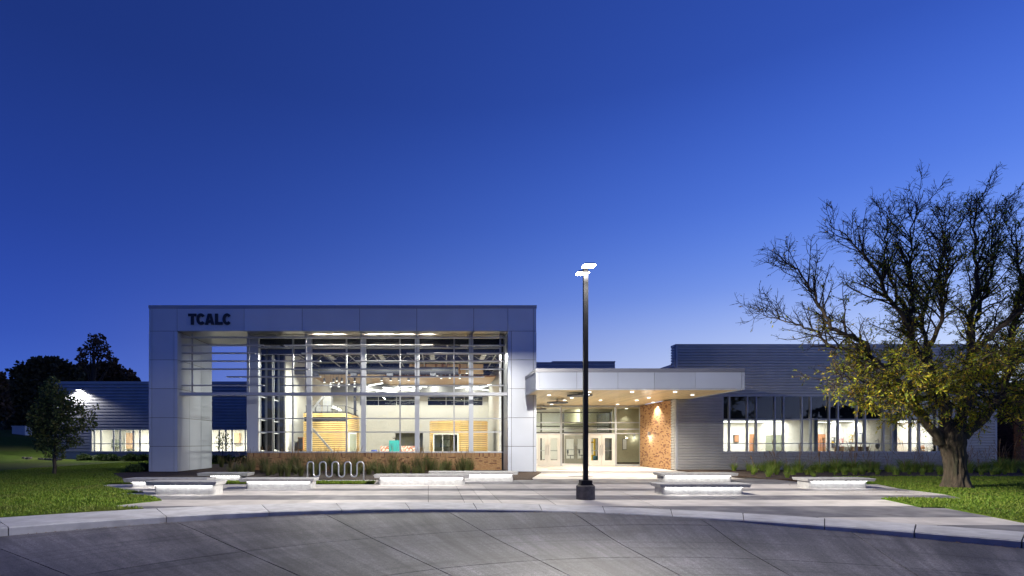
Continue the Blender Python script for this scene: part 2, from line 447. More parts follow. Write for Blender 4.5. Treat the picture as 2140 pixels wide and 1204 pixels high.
road = thing('road', 'curving grey concrete drive with radial joints in front of the plaza', 'road', RC); road['kind'] = 'structure'
angs = [math.radians(a) for a in np.linspace(0, 360, 73)]
mb = MB(); mb.box(-34, 34, -40, 13.6, -.6, -.22)
part('drive_bed', mb, M['subbase'], road)
def ray_kerb(a):                              # radius from RC to the kerb face along angle a
    lo, hi = 1.0, 60.0
    for _ in range(50):
        r = (lo + hi) / 2
        x, y = RC.x + r * math.cos(a), RC.y + r * math.sin(a)
        if y < kf(x): lo = r
        else: hi = r
    return lo
edges = [168, 155.2, 142.3, 129.2, 116.5, 104.2, 91.3, 78.4, 64.8, 52, 39, 26]
rings = [2.2, 4.7, 7.4, 10.1, None]
gap = .009
for i in range(len(edges) - 1):
    a1, a0 = math.radians(edges[i]), math.radians(edges[i + 1])
    short = min(ray_kerb(a0), ray_kerb((a0 + a1) / 2), ray_kerb(a1)) < 10.9
    rg = rings[:3] + [None] if short else rings
    for j in range(len(rg) - 1):
        NA, NR = 12, 8
        mb = MB(); grid = []
        for u in range(NA + 1):
            a = a0 + (a1 - a0) * u / NA
            rk = ray_kerb(a) - .012
            r0 = min(rg[j], rk); r1 = rk if rg[j + 1] is None else min(rg[j + 1], rk)
            row = []
            for v in range(NR + 1):
                r = r0 + gap + (r1 - r0 - 2 * gap) * v / NR
                aa = a + (gap / max(r, 1)) * (1 if u == 0 else -1 if u == NA else 0)
                x, y = RC.x + r * math.cos(aa), RC.y + r * math.sin(aa)
                row.append((x, y, road_z(x, y)))
            grid.append(row)
        if abs(grid[0][0][0] - grid[0][-1][0]) + abs(grid[0][0][1] - grid[0][-1][1]) < .3: continue
        for u in range(NA):
            for v in range(NR):
                mb.face([grid[u][v], grid[u][v + 1], grid[u + 1][v + 1], grid[u + 1][v]])
        rim = [grid[u][0] for u in range(NA + 1)] + [grid[NA][v] for v in range(1, NR + 1)] + [grid[u][NR] for u in range(NA - 1, -1, -1)] + [grid[0][v] for v in range(NR - 1, 0, -1)]
        for k in range(len(rim)):
            p, q = rim[k], rim[(k + 1) % len(rim)]
            mb.face([p, (p[0], p[1], -.22), (q[0], q[1], -.22), q])
        o = part('slab', mb, M['drive'], road)
mb = MB(); mb.prism([(RC.x + 2.19 * math.cos(a), RC.y + 2.19 * math.sin(a)) for a in angs[:-1]], -.3, -.134)
part('slab', mb, M['drive'], road)
mb = MB(); mb.box(-40, 40, -40, .2, -.5, -.145)
part('drive_apron', mb, M['drive'], road)

# --- kerb band, one stone per joint
kerb = thing('kerb', 'pale concrete kerb band curving along the edge of the drive', 'kerb', (0, 12, 0)); kerb['kind'] = 'structure'
xs = []
x = -22.0
xk = [-9.98]
marks = [-14.0, -12.1, -10.2, -8.12, -5.9, -3.95, -2.35, -.75, .85, 2.35, 3.7, 5.0, 6.2, 7.35, 8.4, 9.4, 10.5, 11.8, 13.2, 15]
def back_of(x):                               # matching point on the back edge, radially out from a far centre
    c = Vector((1.0, 1.5)); f = Vector((x, kf(x))); d = (f - c).normalized()
    s = .2
    while s < 3 and (f + d * s).y < kb((f + d * s).x): s += .02
    return f + d * s
for i in range(len(marks) - 1):
    xa, xb = marks[i] + .007, marks[i + 1] - .007
    N = 8; prof = []
    for k in range(N + 1):
        x = xa + (xb - xa) * k / N
        f = Vector((x, kf(x))); bk = back_of(x); d = (bk - f).normalized()
        c = f + d * .025
        prof.append([(bk.x, bk.y, -.3), (bk.x, bk.y, .006), (c.x, c.y, .006), (f.x, f.y, -.016), (f.x, f.y, -.35)])
    mb = MB()
    for k in range(N):
        for j in range(4):
            mb.face([prof[k][j], prof[k][j + 1], prof[k + 1][j + 1], prof[k + 1][j]])
    mb.face(prof[0][::-1]); mb.face(prof[N])
    part('kerb_stone', mb, M['kerb'], kerb)
mb = MB()
prev = None
for x in np.linspace(-14, 15, 80):
    f = Vector((x, kf(x))); bk = back_of(x); d = (bk - f).normalized(); f = f + d * .02; bk = bk - d * .01
    if prev: mb.face([(prev[0].x, prev[0].y, -.012), (prev[1].x, prev[1].y, -.012), (bk.x, bk.y, -.012), (f.x, f.y, -.012)][::-1])
    prev = (f, bk)
part('kerb_bed', mb, M['subbase'], kerb)

# --- plaza, bands of pale and dark concrete
plaza = thing('pavement', 'entrance plaza paved in alternating pale and dark concrete bands', 'pavement', (2, 20, 0)); plaza['kind'] = 'structure'
bands = [(8.6, 9.5, 0), (9.5, 10.6, 1), (10.6, 11.7, 0), (11.7, 13.75, 1), (13.75, 15.25, 0), (15.25, 16.55, 1), (16.55, 18.1, 0), (18.1, 18.95, 1), (18.95, 20.9, 0), (20.9, 23.9, 1), (23.9, 27.9, 0), (27.9, 30.6, 1), (30.6, 36.75, 0)]
# joints as lines (x at y=0 offset and slope): the four close joints by the middle bench run to the drive's centre
jl = []
for pa, pb in (((895, 1017), (895, 1050)), ((954, 1017), (971, 1050)), ((979, 1012), (1009, 1050)), ((1004, 1009), (1047, 1050)), ((1090, 1010), (1160, 1054)), ((1290, 1024), (1345, 1048)), ((700, 1022), (640, 1052))):
    (xa, ya), (xb, yb) = G(*pa), G(*pb)
    jl.append((xa - (xb - xa) / (yb - ya) * ya, (xb - xa) / (yb - ya)))
jl += [(-16.2, 0), (-11.0, 0), (9.3, .05), (12.2, .08), (15.2, .1), (18, .1)]
def band_left(y): return -13.2 if y < 20.9 else (-2.55 if y < 23.9 else 4.0)
def band_right(y): return 19.5 if y < 20.9 else (14.3 if y < 23.9 else 14.0 if y < 25 else 13.2)
for (y0, y1, dark) in bands:
    ym = (y0 + y1) / 2
    L, R = band_left(ym), band_right(ym)
    cuts = [(L, 0)] + sorted([(q[0] + q[1] * ym - q[1] * ym, q[1]) for q in jl if L + .6 < q[0] + q[1] * ym < R - .6], key=lambda q: q[0] + q[1] * ym) + [(R, 0)]
    for i in range(len(cuts) - 1):
        ca, cb = cuts[i], cuts[i + 1]
        def xa(y): return ca[0] + ca[1] * y + .007
        def xb(y): return cb[0] + cb[1] * y - .007
        N = 18
        low, upp = [], []
        for k in range(N + 1):
            f = k / N
            # walk along x and clip on the kerb's back edge
            x0 = xa(y0) + (xb(y0) - xa(y0)) * f
            x1 = xa(y1) + (xb(y1) - xa(y1)) * f
            yl = y0 + .004
            lo = max(yl, kb(x0) + .006) if ym < 16 else yl
            if lo > yl:
                x0 = xa(lo) + (xb(lo) - xa(lo)) * f if lo < y1 else x0
            up = y1 - .004
            if lo < up: low.append((x0, lo)); upp.append((x1, up))
            elif low: break
        if len(low) < 2: continue
        mb = MB(); mb.prism(low + upp[::-1], -.12, 0.0)
        part('paving_slab', mb, M['pave_dark'] if dark else M['pave_light'], plaza)
mb = MB()
xsq = np.linspace(-13.2, 19.5, 60)
for k in range(len(xsq) - 1):
    a, b2 = xsq[k], xsq[k + 1]
    mb.face([(a, kb(a) + .004, -.014), (b2, kb(b2) + .004, -.014), (b2, 20.9, -.014), (a, 20.9, -.014)])
mb.box(-2.5, 14.0, 20.9, 24.9, -.1, -.014); mb.box(4.0, 13.2, 24.9, 36.75, -.1, -.014)
part('paving_bed', mb, M['subbase'], plaza)
for (cx_, cy_, r) in ((X(1213, 25.7), 25.7, .59), (X(1166, 32.4), 32.4, .62)):
    mb = MB(); mb.prism([(cx_ + r * math.cos(a), cy_ + r * math.sin(a)) for a in angs[:-1]], -.01, .004)
    part('round_inlay', mb, M['pave_dark'], plaza)  # flat dark disc laid just above the paving slabs
mb = MB(); mb.box(-6.3, -2.65, 21.9, 23.3, -.2, .003)
solo('rack_pad', mb, M['pave_light'], (-4.5, 22.6, 0), 'small concrete pad under the bicycle rack', 'pad', kind='structure')

# --- lawns
def ssm(a, b, x):
    t = min(1, max(0, (x - a) / (b - a))); return t * t * (3 - 2 * t)
def hill(x, y): return 3.3 * ssm(27, 62, -x) * ssm(24, 62, y) + 1.0 * ssm(60, 140, -x)
left_px = [(300, 1063.2), (224, 1059.5), (262, 1054.5), (338, 1046.5), (322, 1040), (300, 1036), (238, 1032.6), (300, 1029.5), (268, 1026.5), (240, 1020.5), (209, 1016)]
lp = [(-24, 4.0), (-13.9, 6.6), (-12.0, kb(-12.0) + .02), (-9.6, kb(-9.6) + .02), (-8.1, kb(-8.1) + .02)] + [G(*p) for p in left_px] + [(-12.6, 20.9), (-12.5, 21.9), (-16.4, 27.5), (-16.2, 46.9), (-24, 46.9)]
def flat(name, poly, z, mt, loc, th=.25, **k):
    mb = MB(); mb.prism(poly, z - th, z)
    return solo(name, mb, mt, loc, kind='structure', **k)
flat('lawn', lp, .022, M['grass_base'], (-14, 20, 0), .5)
rp_px = [(2132, 1092), (2061, 1078), (1975, 1062), (1925, 1061), (1841, 1042.5), (1900, 1041.5), (2020, 1044), (1975, 1033.5), (1878, 1021), (1815, 1008.5)]
rp2 = [(11.9, kb(11.9) - .3), (13.5, kb(13.5) - .3), (16, 4), (60, 4), (60, 25.2)] + [(17.9, 25.2)] + [G(*p) for p in rp_px[::-1]]
flat('lawn', rp2, .022, M['grass_base'], (20, 18, 0), .5)
flat('lawn', [(-12.6, 20.95), (-2.65, 20.95), (-2.65, 21.85), (-12.5, 21.85)], .015, M['grass_base'], (-8, 21.4, 0), .2)
flat('planting_bed', [(-12.5, 21.9), (-6.35, 21.9), (-6.35, 23.35), (3.9, 23.35), (4.0, 24.3), (5.2, 28.6), (4.9, 31.5), (-10.8, 31.5), (-10.8, 46.8), (-16.1, 46.8), (-16.1, 33), (-17.2, 27.0)], .03, M['mulch'], (-5, 26, 0), .3)
flat('planting_bed', [(14.05, 24.95), (13.95, 23.6), (16.3, 23.3), (17.9, 25.2), (60, 25.2), (60, 33), (15.0, 33), (13.3, 31.1)], .03, M['mulch'], (22, 28, 0), .3)
mb = MB()
gx = np.concatenate([np.linspace(-200, -70, 14)[:-1], np.linspace(-70, -24, 24)]); gy = np.concatenate([np.linspace(-20, 20, 8)[:-1], np.linspace(20, 75, 26)[:-1], np.linspace(75, 400, 14)])
for i in range(len(gx) - 1):
    for j in range(len(gy) - 1):
        q = [(gx[i], gy[j]), (gx[i + 1], gy[j]), (gx[i + 1], gy[j + 1]), (gx[i], gy[j + 1])]
        mb.face([(x, y, .022 + hill(x, y)) for x, y in q])
gx2 = np.linspace(-24, 200, 20); gy2 = np.linspace(60, 400, 12)
for i in range(len(gx2) - 1):
    for j in range(len(gy2) - 1):
        q = [(gx2[i], gy2[j]), (gx2[i + 1], gy2[j]), (gx2[i + 1], gy2[j + 1]), (gx2[i], gy2[j + 1])]
        mb.face([(x, y, .0 + hill(x, y)) for x, y in q])
solo('hill', mb, M['grass_dark'], (-60, 40, 0), kind='structure', smooth=True)

# --- blades on the lawns
def inside(px, py, poly):
    r = np.zeros(len(px), bool); n_ = len(poly); j = n_ - 1
    for i in range(n_):
        xi, yi = poly[i]; xj, yj = poly[j]
        c = ((yi > py) != (yj > py)) & (px < (xj - xi) * (py - yi) / ((yj - yi) if yj != yi else 1e-9) + xi)
        r ^= c; j = i
    return r
def np_mesh(name, V, Fc, mt, smooth=False):
    me = bpy.data.meshes.new(name)
    k = Fc.shape[1]
    me.vertices.add(len(V)); me.vertices.foreach_set('co', V.astype(np.float32).ravel())
    me.loops.add(Fc.size); me.loops.foreach_set('vertex_index', Fc.astype(np.int32).ravel())
    me.polygons.add(len(Fc)); me.polygons.foreach_set('loop_start', np.arange(0, Fc.size, k, dtype=np.int32))
    me.update(calc_edges=True)
    me.materials.append(mt)
    if smooth: me.polygons.foreach_set('use_smooth', [True] * len(Fc))
    return me
def blades(poly, box, count, h0, h1, seed, z=.02):
    r = np.random.default_rng(seed)
    # denser towards the viewer
    u = r.random(count * 2)
    y = box[2] + (box[3] - box[2]) * u ** 1.5
    x = box[0] + (box[1] - box[0]) * r.random(count * 2)
    k = inside(x, y, poly); x, y = x[k][:count], y[k][:count]
    N = len(x)
    a = r.random(N) * 6.283; w = .006 + .007 * r.random(N) + .0004 * y
    h = h0 + (h1 - h0) * r.random(N); b_ = r.random(N) * 6.283; ln = h * (.2 + .7 * r.random(N))
    V = np.zeros((N, 3, 3))
    V[:, 0] = np.stack([x - np.cos(a) * w, y - np.sin(a) * w, np.full(N, z)], 1)
    V[:, 1] = np.stack([x + np.cos(a) * w, y + np.sin(a) * w, np.full(N, z)], 1)
    V[:, 2] = np.stack([x + np.cos(b_) * ln, y + np.sin(b_) * ln, z + h], 1)
    return V.reshape(-1, 3), np.arange(N * 3).reshape(-1, 3)
V, Fc = blades(lp, (-24, -7, 6.5, 34), 110000, .03, .075, 3)
V2, F2 = blades(lp, (-24, -9, 32, 46.8), 45000, .05, .09, 7)
V, Fc = np.concatenate([V, V2]), np.concatenate([Fc, F2 + len(V)])
o = bpy.data.objects.new('lawn_grass', np_mesh('lawn_grass', V, Fc, M['blade'])); link(o, None, (0, 0, 0)); setp(o, 'mown green grass of the left lawn', 'grass', kind='stuff')
V, Fc = blades(rp2, (11, 30, 6, 25.2), 110000, .03, .07, 4)
o = bpy.data.objects.new('lawn_grass', np_mesh('lawn_grass', V, Fc, M['blade'])); link(o, None, (0, 0, 0)); setp(o, 'mown green grass round the big tree', 'grass', kind='stuff')
V, Fc = blades([(-12.6, 20.9), (-2.6, 20.9), (-2.6, 21.9), (-12.5, 21.9)], (-12.6, -2.6, 20.9, 21.9), 9000, .05, .1, 5)
o = bpy.data.objects.new('lawn_grass', np_mesh('lawn_grass', V, Fc, M['blade'])); link(o, None, (0, 0, 0)); setp(o, 'thin grass strip behind the left benches', 'grass', kind='stuff')
# fallen leaves on paving and kerb gutter
r = np.random.default_rng(11); N = 900
x = np.concatenate([r.normal(15.3, 1.6, 420), r.uniform(-9, 10, 240), r.uniform(12, 22, 240)])
y = np.concatenate([r.normal(17.6, 1.0, 420), np.zeros(240), r.uniform(9.5, 22, 240)])
z = np.full(N, .012); 
for i in range(420, 660):
    y[i] = kf(x[i]) - abs(r.normal(0, .12)) - .03; z[i] = road_z(x[i], y[i]) + .012
z[660:] = .06
a = r.random(N) * 6.283; s = .014 + .018 * r.random(N)
V = np.zeros((N, 4, 3))
for q, (du, dv) in enumerate(((-1, 0), (0, -.45), (1, 0), (0, .45))):
    V[:, q] = np.stack([x + s * (du * np.cos(a) - dv * np.sin(a)), y + s * (du * np.sin(a) + dv * np.cos(a)), z + r.random(N) * .012], 1)
o = bpy.data.objects.new('fallen_leaves', np_mesh('fallen_leaves', V.reshape(-1, 3), np.arange(N * 4).reshape(-1, 4), M['litter'])); link(o, None, (0, 0, 0)); setp(o, 'small brown leaves fallen on paving and gutter', 'leaves', kind='stuff')
# ================================================================== BUILDINGS
def bricks(parent, name, mats, mort, axis, fixed, u0, u1, z0, z1, out, back, bl=.2, bh=.0667, seed=1, dark=.2, top_soldier=False):
    """running-bond bricks; axis 'x' = wall along x at y=fixed, 'y' = wall along y at x=fixed; out = +-1 outward direction"""
    r = random.Random(seed); mb = MB(); j = .010
    z = z0; row = 0
    def add(a, b_, za, zb, mi):
        d = r.uniform(0, .004)
        f0, f1 = (fixed + out * d, fixed - out * .03)
        lo, hi = min(f0, f1), max(f0, f1)
        if axis == 'x': mb.box(a, b_, lo, hi, za, zb, mi)
        else: mb.box(lo, hi, a, b_, za, zb, mi)
    while z < z1 - .02:
        h = min(bh, z1 - z)
        if top_soldier and z1 - z < bh * 3.2:
            u = u0
            while u < u1 - .01:
                add(u, min(u + bh - j, u1), z, z1 - .004, 2 if r.random() < .12 else r.choice((0, 0, 1))); u += bh
            break
        u = u0 - (bl / 2 if row % 2 else 0)
        while u < u1 - .01:
            a, b_ = max(u, u0), min(u + bl - j, u1)
            if b_ - a > .02: add(a, b_, z, z + h - j, 2 if r.random() < dark else r.choice((0, 0, 1)))
            u += bl
        z += bh; row += 1
    part('bricks', mb, mats, parent, kind='stuff')
    mw = MB()
    lo, hi = sorted((fixed - out * .006, fixed - out * back))
    if axis == 'x': mw.box(u0 - .002, u1 + .002, lo, hi, z0 - .02, z1 - .006)
    else: mw.box(lo, hi, u0 - .002, u1 + .002, z0 - .02, z1 - .006)
    part(name, mw, mort, parent)

def siding(mb, axis, fixed, u0, u1, z0, z1, out, period=.125, depth=.04):
    """horizontal corrugation, phase tied to z = 0"""
    k0 = math.floor(z0 / period); zs = [z0]; prof = []
    for k in range(k0, int(math.ceil(z1 / period)) + 1):
        for f, d in ((.0, 0), (.12, 1), (.7, 1), (.82, 0)):
            prof.append(((k + f) * period, d * depth))
    pts = [p for p in prof if z0 < p[0] < z1]
    def dep(z):
        f = (z / period) % 1
        return depth * (f / .12 if f < .12 else 1 if f < .7 else 1 - (f - .7) / .12 if f < .82 else 0)
    pts = [(z0, dep(z0))] + pts + [(z1, dep(z1))]
    for (za, da), (zb, db) in zip(pts, pts[1:]):
        if axis == 'x': q = [(u0, fixed + out * da, za), (u1, fixed + out * da, za), (u1, fixed + out * db, zb), (u0, fixed + out * db, zb)]
        else: q = [(fixed + out * da, u0, za), (fixed + out * da, u1, za), (fixed + out * db, u1, zb), (fixed + out * db, u0, zb)]
        mb.face(q)
    # end caps so the ribs have thickness
    for u in (u0, u1):
        poly = [(d, z) for z, d in pts] + [(-.03, z1), (-.03, z0)]
        if axis == 'x': mb.face([(u, fixed + out * d, z) for d, z in poly])
        else: mb.face([(fixed + out * d, u, z) for d, z in poly])

# ------------------------------------------------------------------ portal frame
YF, YB, YG = 28.75, 33.1, 30.9
PX0, PX1, PX2, PX3 = X(311, YF), X(370.5, YF), X(1061.5, YF), X(1121, YF)
ZT, ZS = Z(638, YF), Z(692, YF)
portal = thing('portal_frame', 'square portal of silver metal panels framing the glass hall, with louvres across it', 'portal frame', ((PX0 + PX3) / 2, YF, 0))
g = .011
mb = MB()
mb.box(PX0 + .03, PX1 - .03, YF + .03, YB - .03, .16, ZT - .14)
mb.box(PX1 - .03, PX2 + .03, YF + .03, YB - .03, ZS + .15, ZT - .14)
mb.box(PX2 + .03, PX3 - .03, YF + .03, YB - .03, .16, ZT - .14)
mb.box(PX0 + .1, PX1 - .1, YF + .12, YB - .1, -.1, .16)
mb.box(PX2 + .1, PX3 - .1, YF + .12, YB - .1, -.1, .16)
part('frame_core', mb, M['panel_joint'], portal)
rows = [Z(p, YF) for p in (988, 933, 873, 812.3, 752, 692)]; rows[0] = .05
def panel(x0, x1, y0, y1, z0, z1, nm='panel', mt=None):
    bxp(nm, mt or M['panel'], portal, x0, x1, y0, y1, z0, z1)
T = .03
for cols in ([311, 317.2, 363.5, 370.5], [1061.5, 1068.8, 1114.6, 1121]):
    cx_ = [X(c, YF) for c in cols]
    for i in range(3):
        for k in range(5):
            x0 = cx_[i] + (g if i else 0); x1 = cx_[i + 1] - (g if i < 2 else 0)
            panel(x0, x1, YF, YF + T - .002, rows[k] + g, rows[k + 1] - g)
fx = [X(c, YF) for c in (311, 317.5, 370, 510, 631.5, 751.5, 871, 990, 1061.5, 1114.6, 1121)]
for i in range(len(fx) - 1):
    panel(fx[i] + g, fx[i + 1] - g, YF, YF + T - .002, ZS + g, Z(644.5, YF) - g)
bxp('coping', M['coping'], portal, PX0 - .015, PX3 + .015, YF - .015, YB + .015, Z(644.5, YF), ZT)
# returns inside the two piers and their outer faces
yc = [YF + T, YF + 1.42, YF + 2.85, YB]
for i in range(3):
    for k in range(5):
        z0, z1 = rows[k] + g, rows[k + 1] - g
        a, b_ = yc[i] + g, yc[i + 1] - g
        panel(PX1 - T, PX1, a, b_, z0, z1)
        panel(PX2, PX2 + T, a, b_, z0, z1)
        panel(PX0, PX0 + T, a, b_, z0, z1)
        panel(PX3 - T, PX3, a, b_, z0, z1)
for k in range(5):                              # backs of the left pier
    panel(PX0 + g, PX1 - g, YB - T + .002, YB, rows[k] + g, rows[k + 1] - g)
panel(PX0 + g, X(517, YG), YB - T + .002, YB, ZS + g, ZT - .16)
for i in range(3, 8):
    x0, x1 = max(fx[i], PX1), min(fx[i + 1], PX2)
    for (a, b_) in ((YF + T, YF + .76), (YF + .95, YG - .1)):
        panel(x0 + g, x1 - g, a + g / 2, b_ - g / 2, ZS, ZS + T - .002, 'soffit_panel', M['soffit_metal'])
panel(PX1 + g, fx[3] - g, YF + T, YB, ZS, ZS + T - .002, 'soffit_panel', M['soffit_metal'])
# recessed lights in the portal soffit, one pair in each of three bays
for yy in (YF + .745, YF + .96): bxp('slot_side', M['soffit_metal'], portal, fx[3], PX2, yy - .006, yy + .006, ZS + T, ZS + .149)
for px in (668, 706, 778, 812, 850, 893):
    yy = YF + .855
    bxp('soffit_light', M['soffit_lens'], portal, X(px, yy) - .33, X(px, yy) + .33, yy - .085, yy + .085, ZS + .135, ZS + .149)
    lamp('soffit_lamp', 'AREA', (X(px, yy), yy, ZS + .13), 80, WARM, portal, shape='RECTANGLE', size=.6, size_y=.15)
# louvres: (y px, [(x0, x1), ...])
YL = YF + .42
lv = [(705.8, [(382, 1055)]), (722.3, [(382, 551.5), (595, 905), (962, 1055)]), (738.6, [(382, 533.5), (631, 753), (850, 1055)]),
      (755.2, [(382, 670), (743, 1055)]), (772, [(382, 646), (713, 903), (962, 1055)]), (788.2, [(475, 670), (725, 1012)]), (806, [(382, 552), (594, 753), (832, 1055)])]
for py, spans in lv:
    zc_ = Z(py, YL)
    for a, b_ in spans:
        mb = MB(); x0, x1 = X(a, YL), X(b_, YL)
        pr = [(YL - .17, zc_ - .03), (YL - .17, zc_ - .006), (YL - .05, zc_ + .045), (YL + .12, zc_ + .03), (YL + .17, zc_ + .008), (YL + .17, zc_ - .012)]
        for k in range(6):
            p, q = pr[k], pr[(k + 1) % 6]
            mb.face([(x0, *p), (x0, *q), (x1, *q), (x1, *p)])
        mb.face([(x0, *p) for p in pr][::-1]); mb.face([(x1, *p) for p in pr])
        part('louvre', mb, M['alu'], portal)
zb = Z(824, YL)
mb = MB(); mb.box(X(369.5, YL), X(1062, YL), YL - .2, YL + .22, zb - .08, zb + .08)
part('louvre_beam', mb, M['alu'], portal)
for px in (398, 516.5, 637.5, 753.3, 870.5, 986.5, 1046):
    bxp('hanger', M['alu'], portal, X(px, YL) - .035, X(px, YL) + .035, YL + .19, YL + .25, zb + .08, ZS)
    for py, _s in lv[::2]:
        pass
# lettering standing off the fascia
sign = thing('lettering_sign', 'bold black letters TCALC standing proud of the silver fascia', 'sign', (X(439, YF), YF - .03, Z(668, YF)))
def letter(ch, p0, p1):
    x0, x1 = X(p0, YF), X(p1, YF); z0, z1 = Z(679, YF), Z(656, YF); s = .148; ya, yb = YF - .07, YF - .02
    w, h = x1 - x0, z1 - z0
    polys = []
    if ch == 'T': polys = [[(0, h - s * .95), (w, h - s * .95), (w, h), (0, h)], [(w / 2 - s / 2, 0), (w / 2 + s / 2, 0), (w / 2 + s / 2, h - s * .95), (w / 2 - s / 2, h - s * .95)]]
    if ch == 'L': polys = [[(0, 0), (s, 0), (s, h), (0, h)], [(s, 0), (w, 0), (w, s * .95), (s, s * .95)]]
    if ch == 'A':
        polys = [[(0, 0), (s * 1.06, 0), (w / 2 + s * .05, h), (w / 2 - s * .6, h)], [(w, 0), (w / 2 + s * .6, h), (w / 2 - s * .05, h), (w - s * 1.06, 0)][::1],
                 [(w * .27, h * .2), (w * .73, h * .2), (w * .66, h * .2 + s * .85), (w * .34, h * .2 + s * .85)]]
    if ch == 'C':
        N = 22; ang = [math.radians(38 + (322 - 38) * k / N) for k in range(N + 1)]
        cx_, cz, ra, rb = w / 2, h / 2, w / 2, h / 2 + .015
        for k in range(N):
            a, b_ = ang[k], ang[k + 1]
            polys.append([(cx_ + (ra - s) * math.cos(a), cz + (rb - s) * math.sin(a)), (cx_ + (ra - s) * math.cos(b_), cz + (rb - s) * math.sin(b_)), (cx_ + ra * math.cos(b_), cz + rb * math.sin(b_)), (cx_ + ra * math.cos(a), cz + rb * math.sin(a))])
    mb = MB()
    for n_, p in enumerate(polys):
        d = .0015 * n_ if ch == 'A' else 0
        f = [(x0 + a, ya - d, z0 + c) for a, c in p]; bk = [(x0 + a, yb, z0 + c) for a, c in p]
        mb.face(f); mb.face(bk[::-1])
        for k in range(len(p)):
            q = (k + 1) % len(p); mb.face([f[k], bk[k], bk[q], f[q]])
    part('letter', mb, M['letter'], sign)
for ch, a, b_ in (('T', 394.2, 411.2), ('C', 411.3, 430), ('A', 429.2, 448.4), ('L', 450.2, 466), ('C', 465.8, 484.6)): letter(ch, a, b_)

# ------------------------------------------------------------------ glass hall
HX0, HX1, HY1 = X(517, YG), X(1053, YG), 54.0
RX = 4.62
hall = thing('glass_hall', 'tall lit glass hall with brick base behind the portal frame', 'building', (-3, YG, 0))
zsill, zhead = Z(943.5, YG), Z(707, YG)
zbr = Z(945.5, YG)
bricks(hall, 'base_wall', M['brick'], M['mortar'], 'x', YG - .02, HX0, X(1048, YG), -.02, zbr - .03, -1, .3, seed=3, dark=.17, top_soldier=True)
bricks(hall, 'base_wall', M['brick'], M['mortar'], 'y', HX0, YG, 37.7, -.02, zbr - .03, -1, .25, seed=4)
bxp('sill', M['alu'], hall, HX0 - .04, HX1, YG - .07, YG + .16, zbr - .03, zsill)
bxp('corner_panel', M['panel'], hall, HX0 - .02, X(540, YG), YG - .05, YG + .28, zsill, zhead + .1)
bxp('corner_post', M['alu_dark'], hall, X(1048, YG), X(1054.5, YG), YG - .02, YG + .2, 0, zhead)
wide = [(641, 651), (755, 764.5), (867, 876.5), (980, 989)]
thin = [612, 724, 836, 949]
for a, b_ in wide: bxp('column_cover', M['panel'], hall, X(a, YG), X(b_, YG), YG - .06, YG + .2, zsill, zhead)
for c in thin: bxp('mullion', M['alu'], hall, X(c, YG) - .035, X(c, YG) + .035, YG - .04, YG + .16, zsill, zhead)
xs_ = [X(540, YG)] + sorted([X(c, YG) for c in thin] + [X(a, YG) for a, b_ in wide] + [X(b_, YG) for a, b_ in wide]) + [X(1048, YG)]
bays = [(540, 612), (612, 641), (651, 724), (724, 755), (764.5, 836), (836, 867), (876.5, 949), (949, 980), (989, 1048)]
tr = [Z(p, YG) for p in (943.5, 903, 874.7, 823, 726.5, 707)]
for i, (a, b_) in enumerate(bays):
    x0 = X(a, YG) + (.035 if a in thin else 0); x1 = X(b_, YG) - (.035 if b_ in thin else 0)
    for k in range(1, 5): bxp('transom', M['alu'], hall, x0, x1, YG - .02, YG + .12, tr[k] - .03, tr[k] + .03)
    for k in range(5): bxp('pane', M['glass'], hall, x0, x1, YG + .04, YG + .052, tr[k] + .03, tr[k + 1] - (.03 if k < 4 else 0))
bxp('head', M['alu'], hall, HX0, HX1 + .1, YG - .05, YG + .18, zhead, ZS + .06)
# left glass side, running back from the corner
ys = [YG + .28, 32.6, 33.9, 35.2, 36.45, 37.7]
for k in range(1, 5): bxp('mullion', M['alu'], hall, HX0, HX0 + .2, ys[k] - .035, ys[k] + .035, zbr, zhead)
for ii in (2, 4): bxp('column_cover', M['duct'], hall, HX0 + .22, HX0 + .5, ys[ii] - .14, ys[ii] + .14, 0, zhead)
for i in range(5):
    for k in range(5): bxp('pane', M['glass'], hall, HX0 + .06, HX0 + .072, ys[i] + .03, ys[i + 1] - .03, tr[k] + .03, tr[k + 1] - .02)
    for k in range(1, 5): bxp('transom', M['alu'], hall, HX0 + .02, HX0 + .14, ys[i] + .035, ys[i + 1] - .035, tr[k] - .03, tr[k] + .03)
bxp('head', M['alu'], hall, HX0 - .03, HX0 + .2, YG + .2, 37.7, zhead, ZS + .2)
mb = MB(); siding(mb, 'y', HX0 - .03, 37.7, HY1, 0, 8.1, -1, .125)
part('side_cladding', mb, M['siding_dark'], hall)
bxp('side_wall', M['white_wall'], hall, HX0, HX0 + .25, 37.72, HY1, 0, 8.0)
bxp('side_wall', M['siding_dark'], hall, HX0 - .02, HX0 + .2, YG + .3, 37.7, ZS + .2, 8.0)
bxp('end_wall', M['white_wall'], hall, RX, RX + .2, YB - 1.9, HY1, 0, 8.0)
bxp('floor', M['floor'], hall, HX0 + .05, RX, YG + .25, HY1, -.1, .02)
bxp('roof', M['deck'], hall, HX0 - .05, RX + .3, YG + .05, HY1 + .3, 8.1, 8.45)
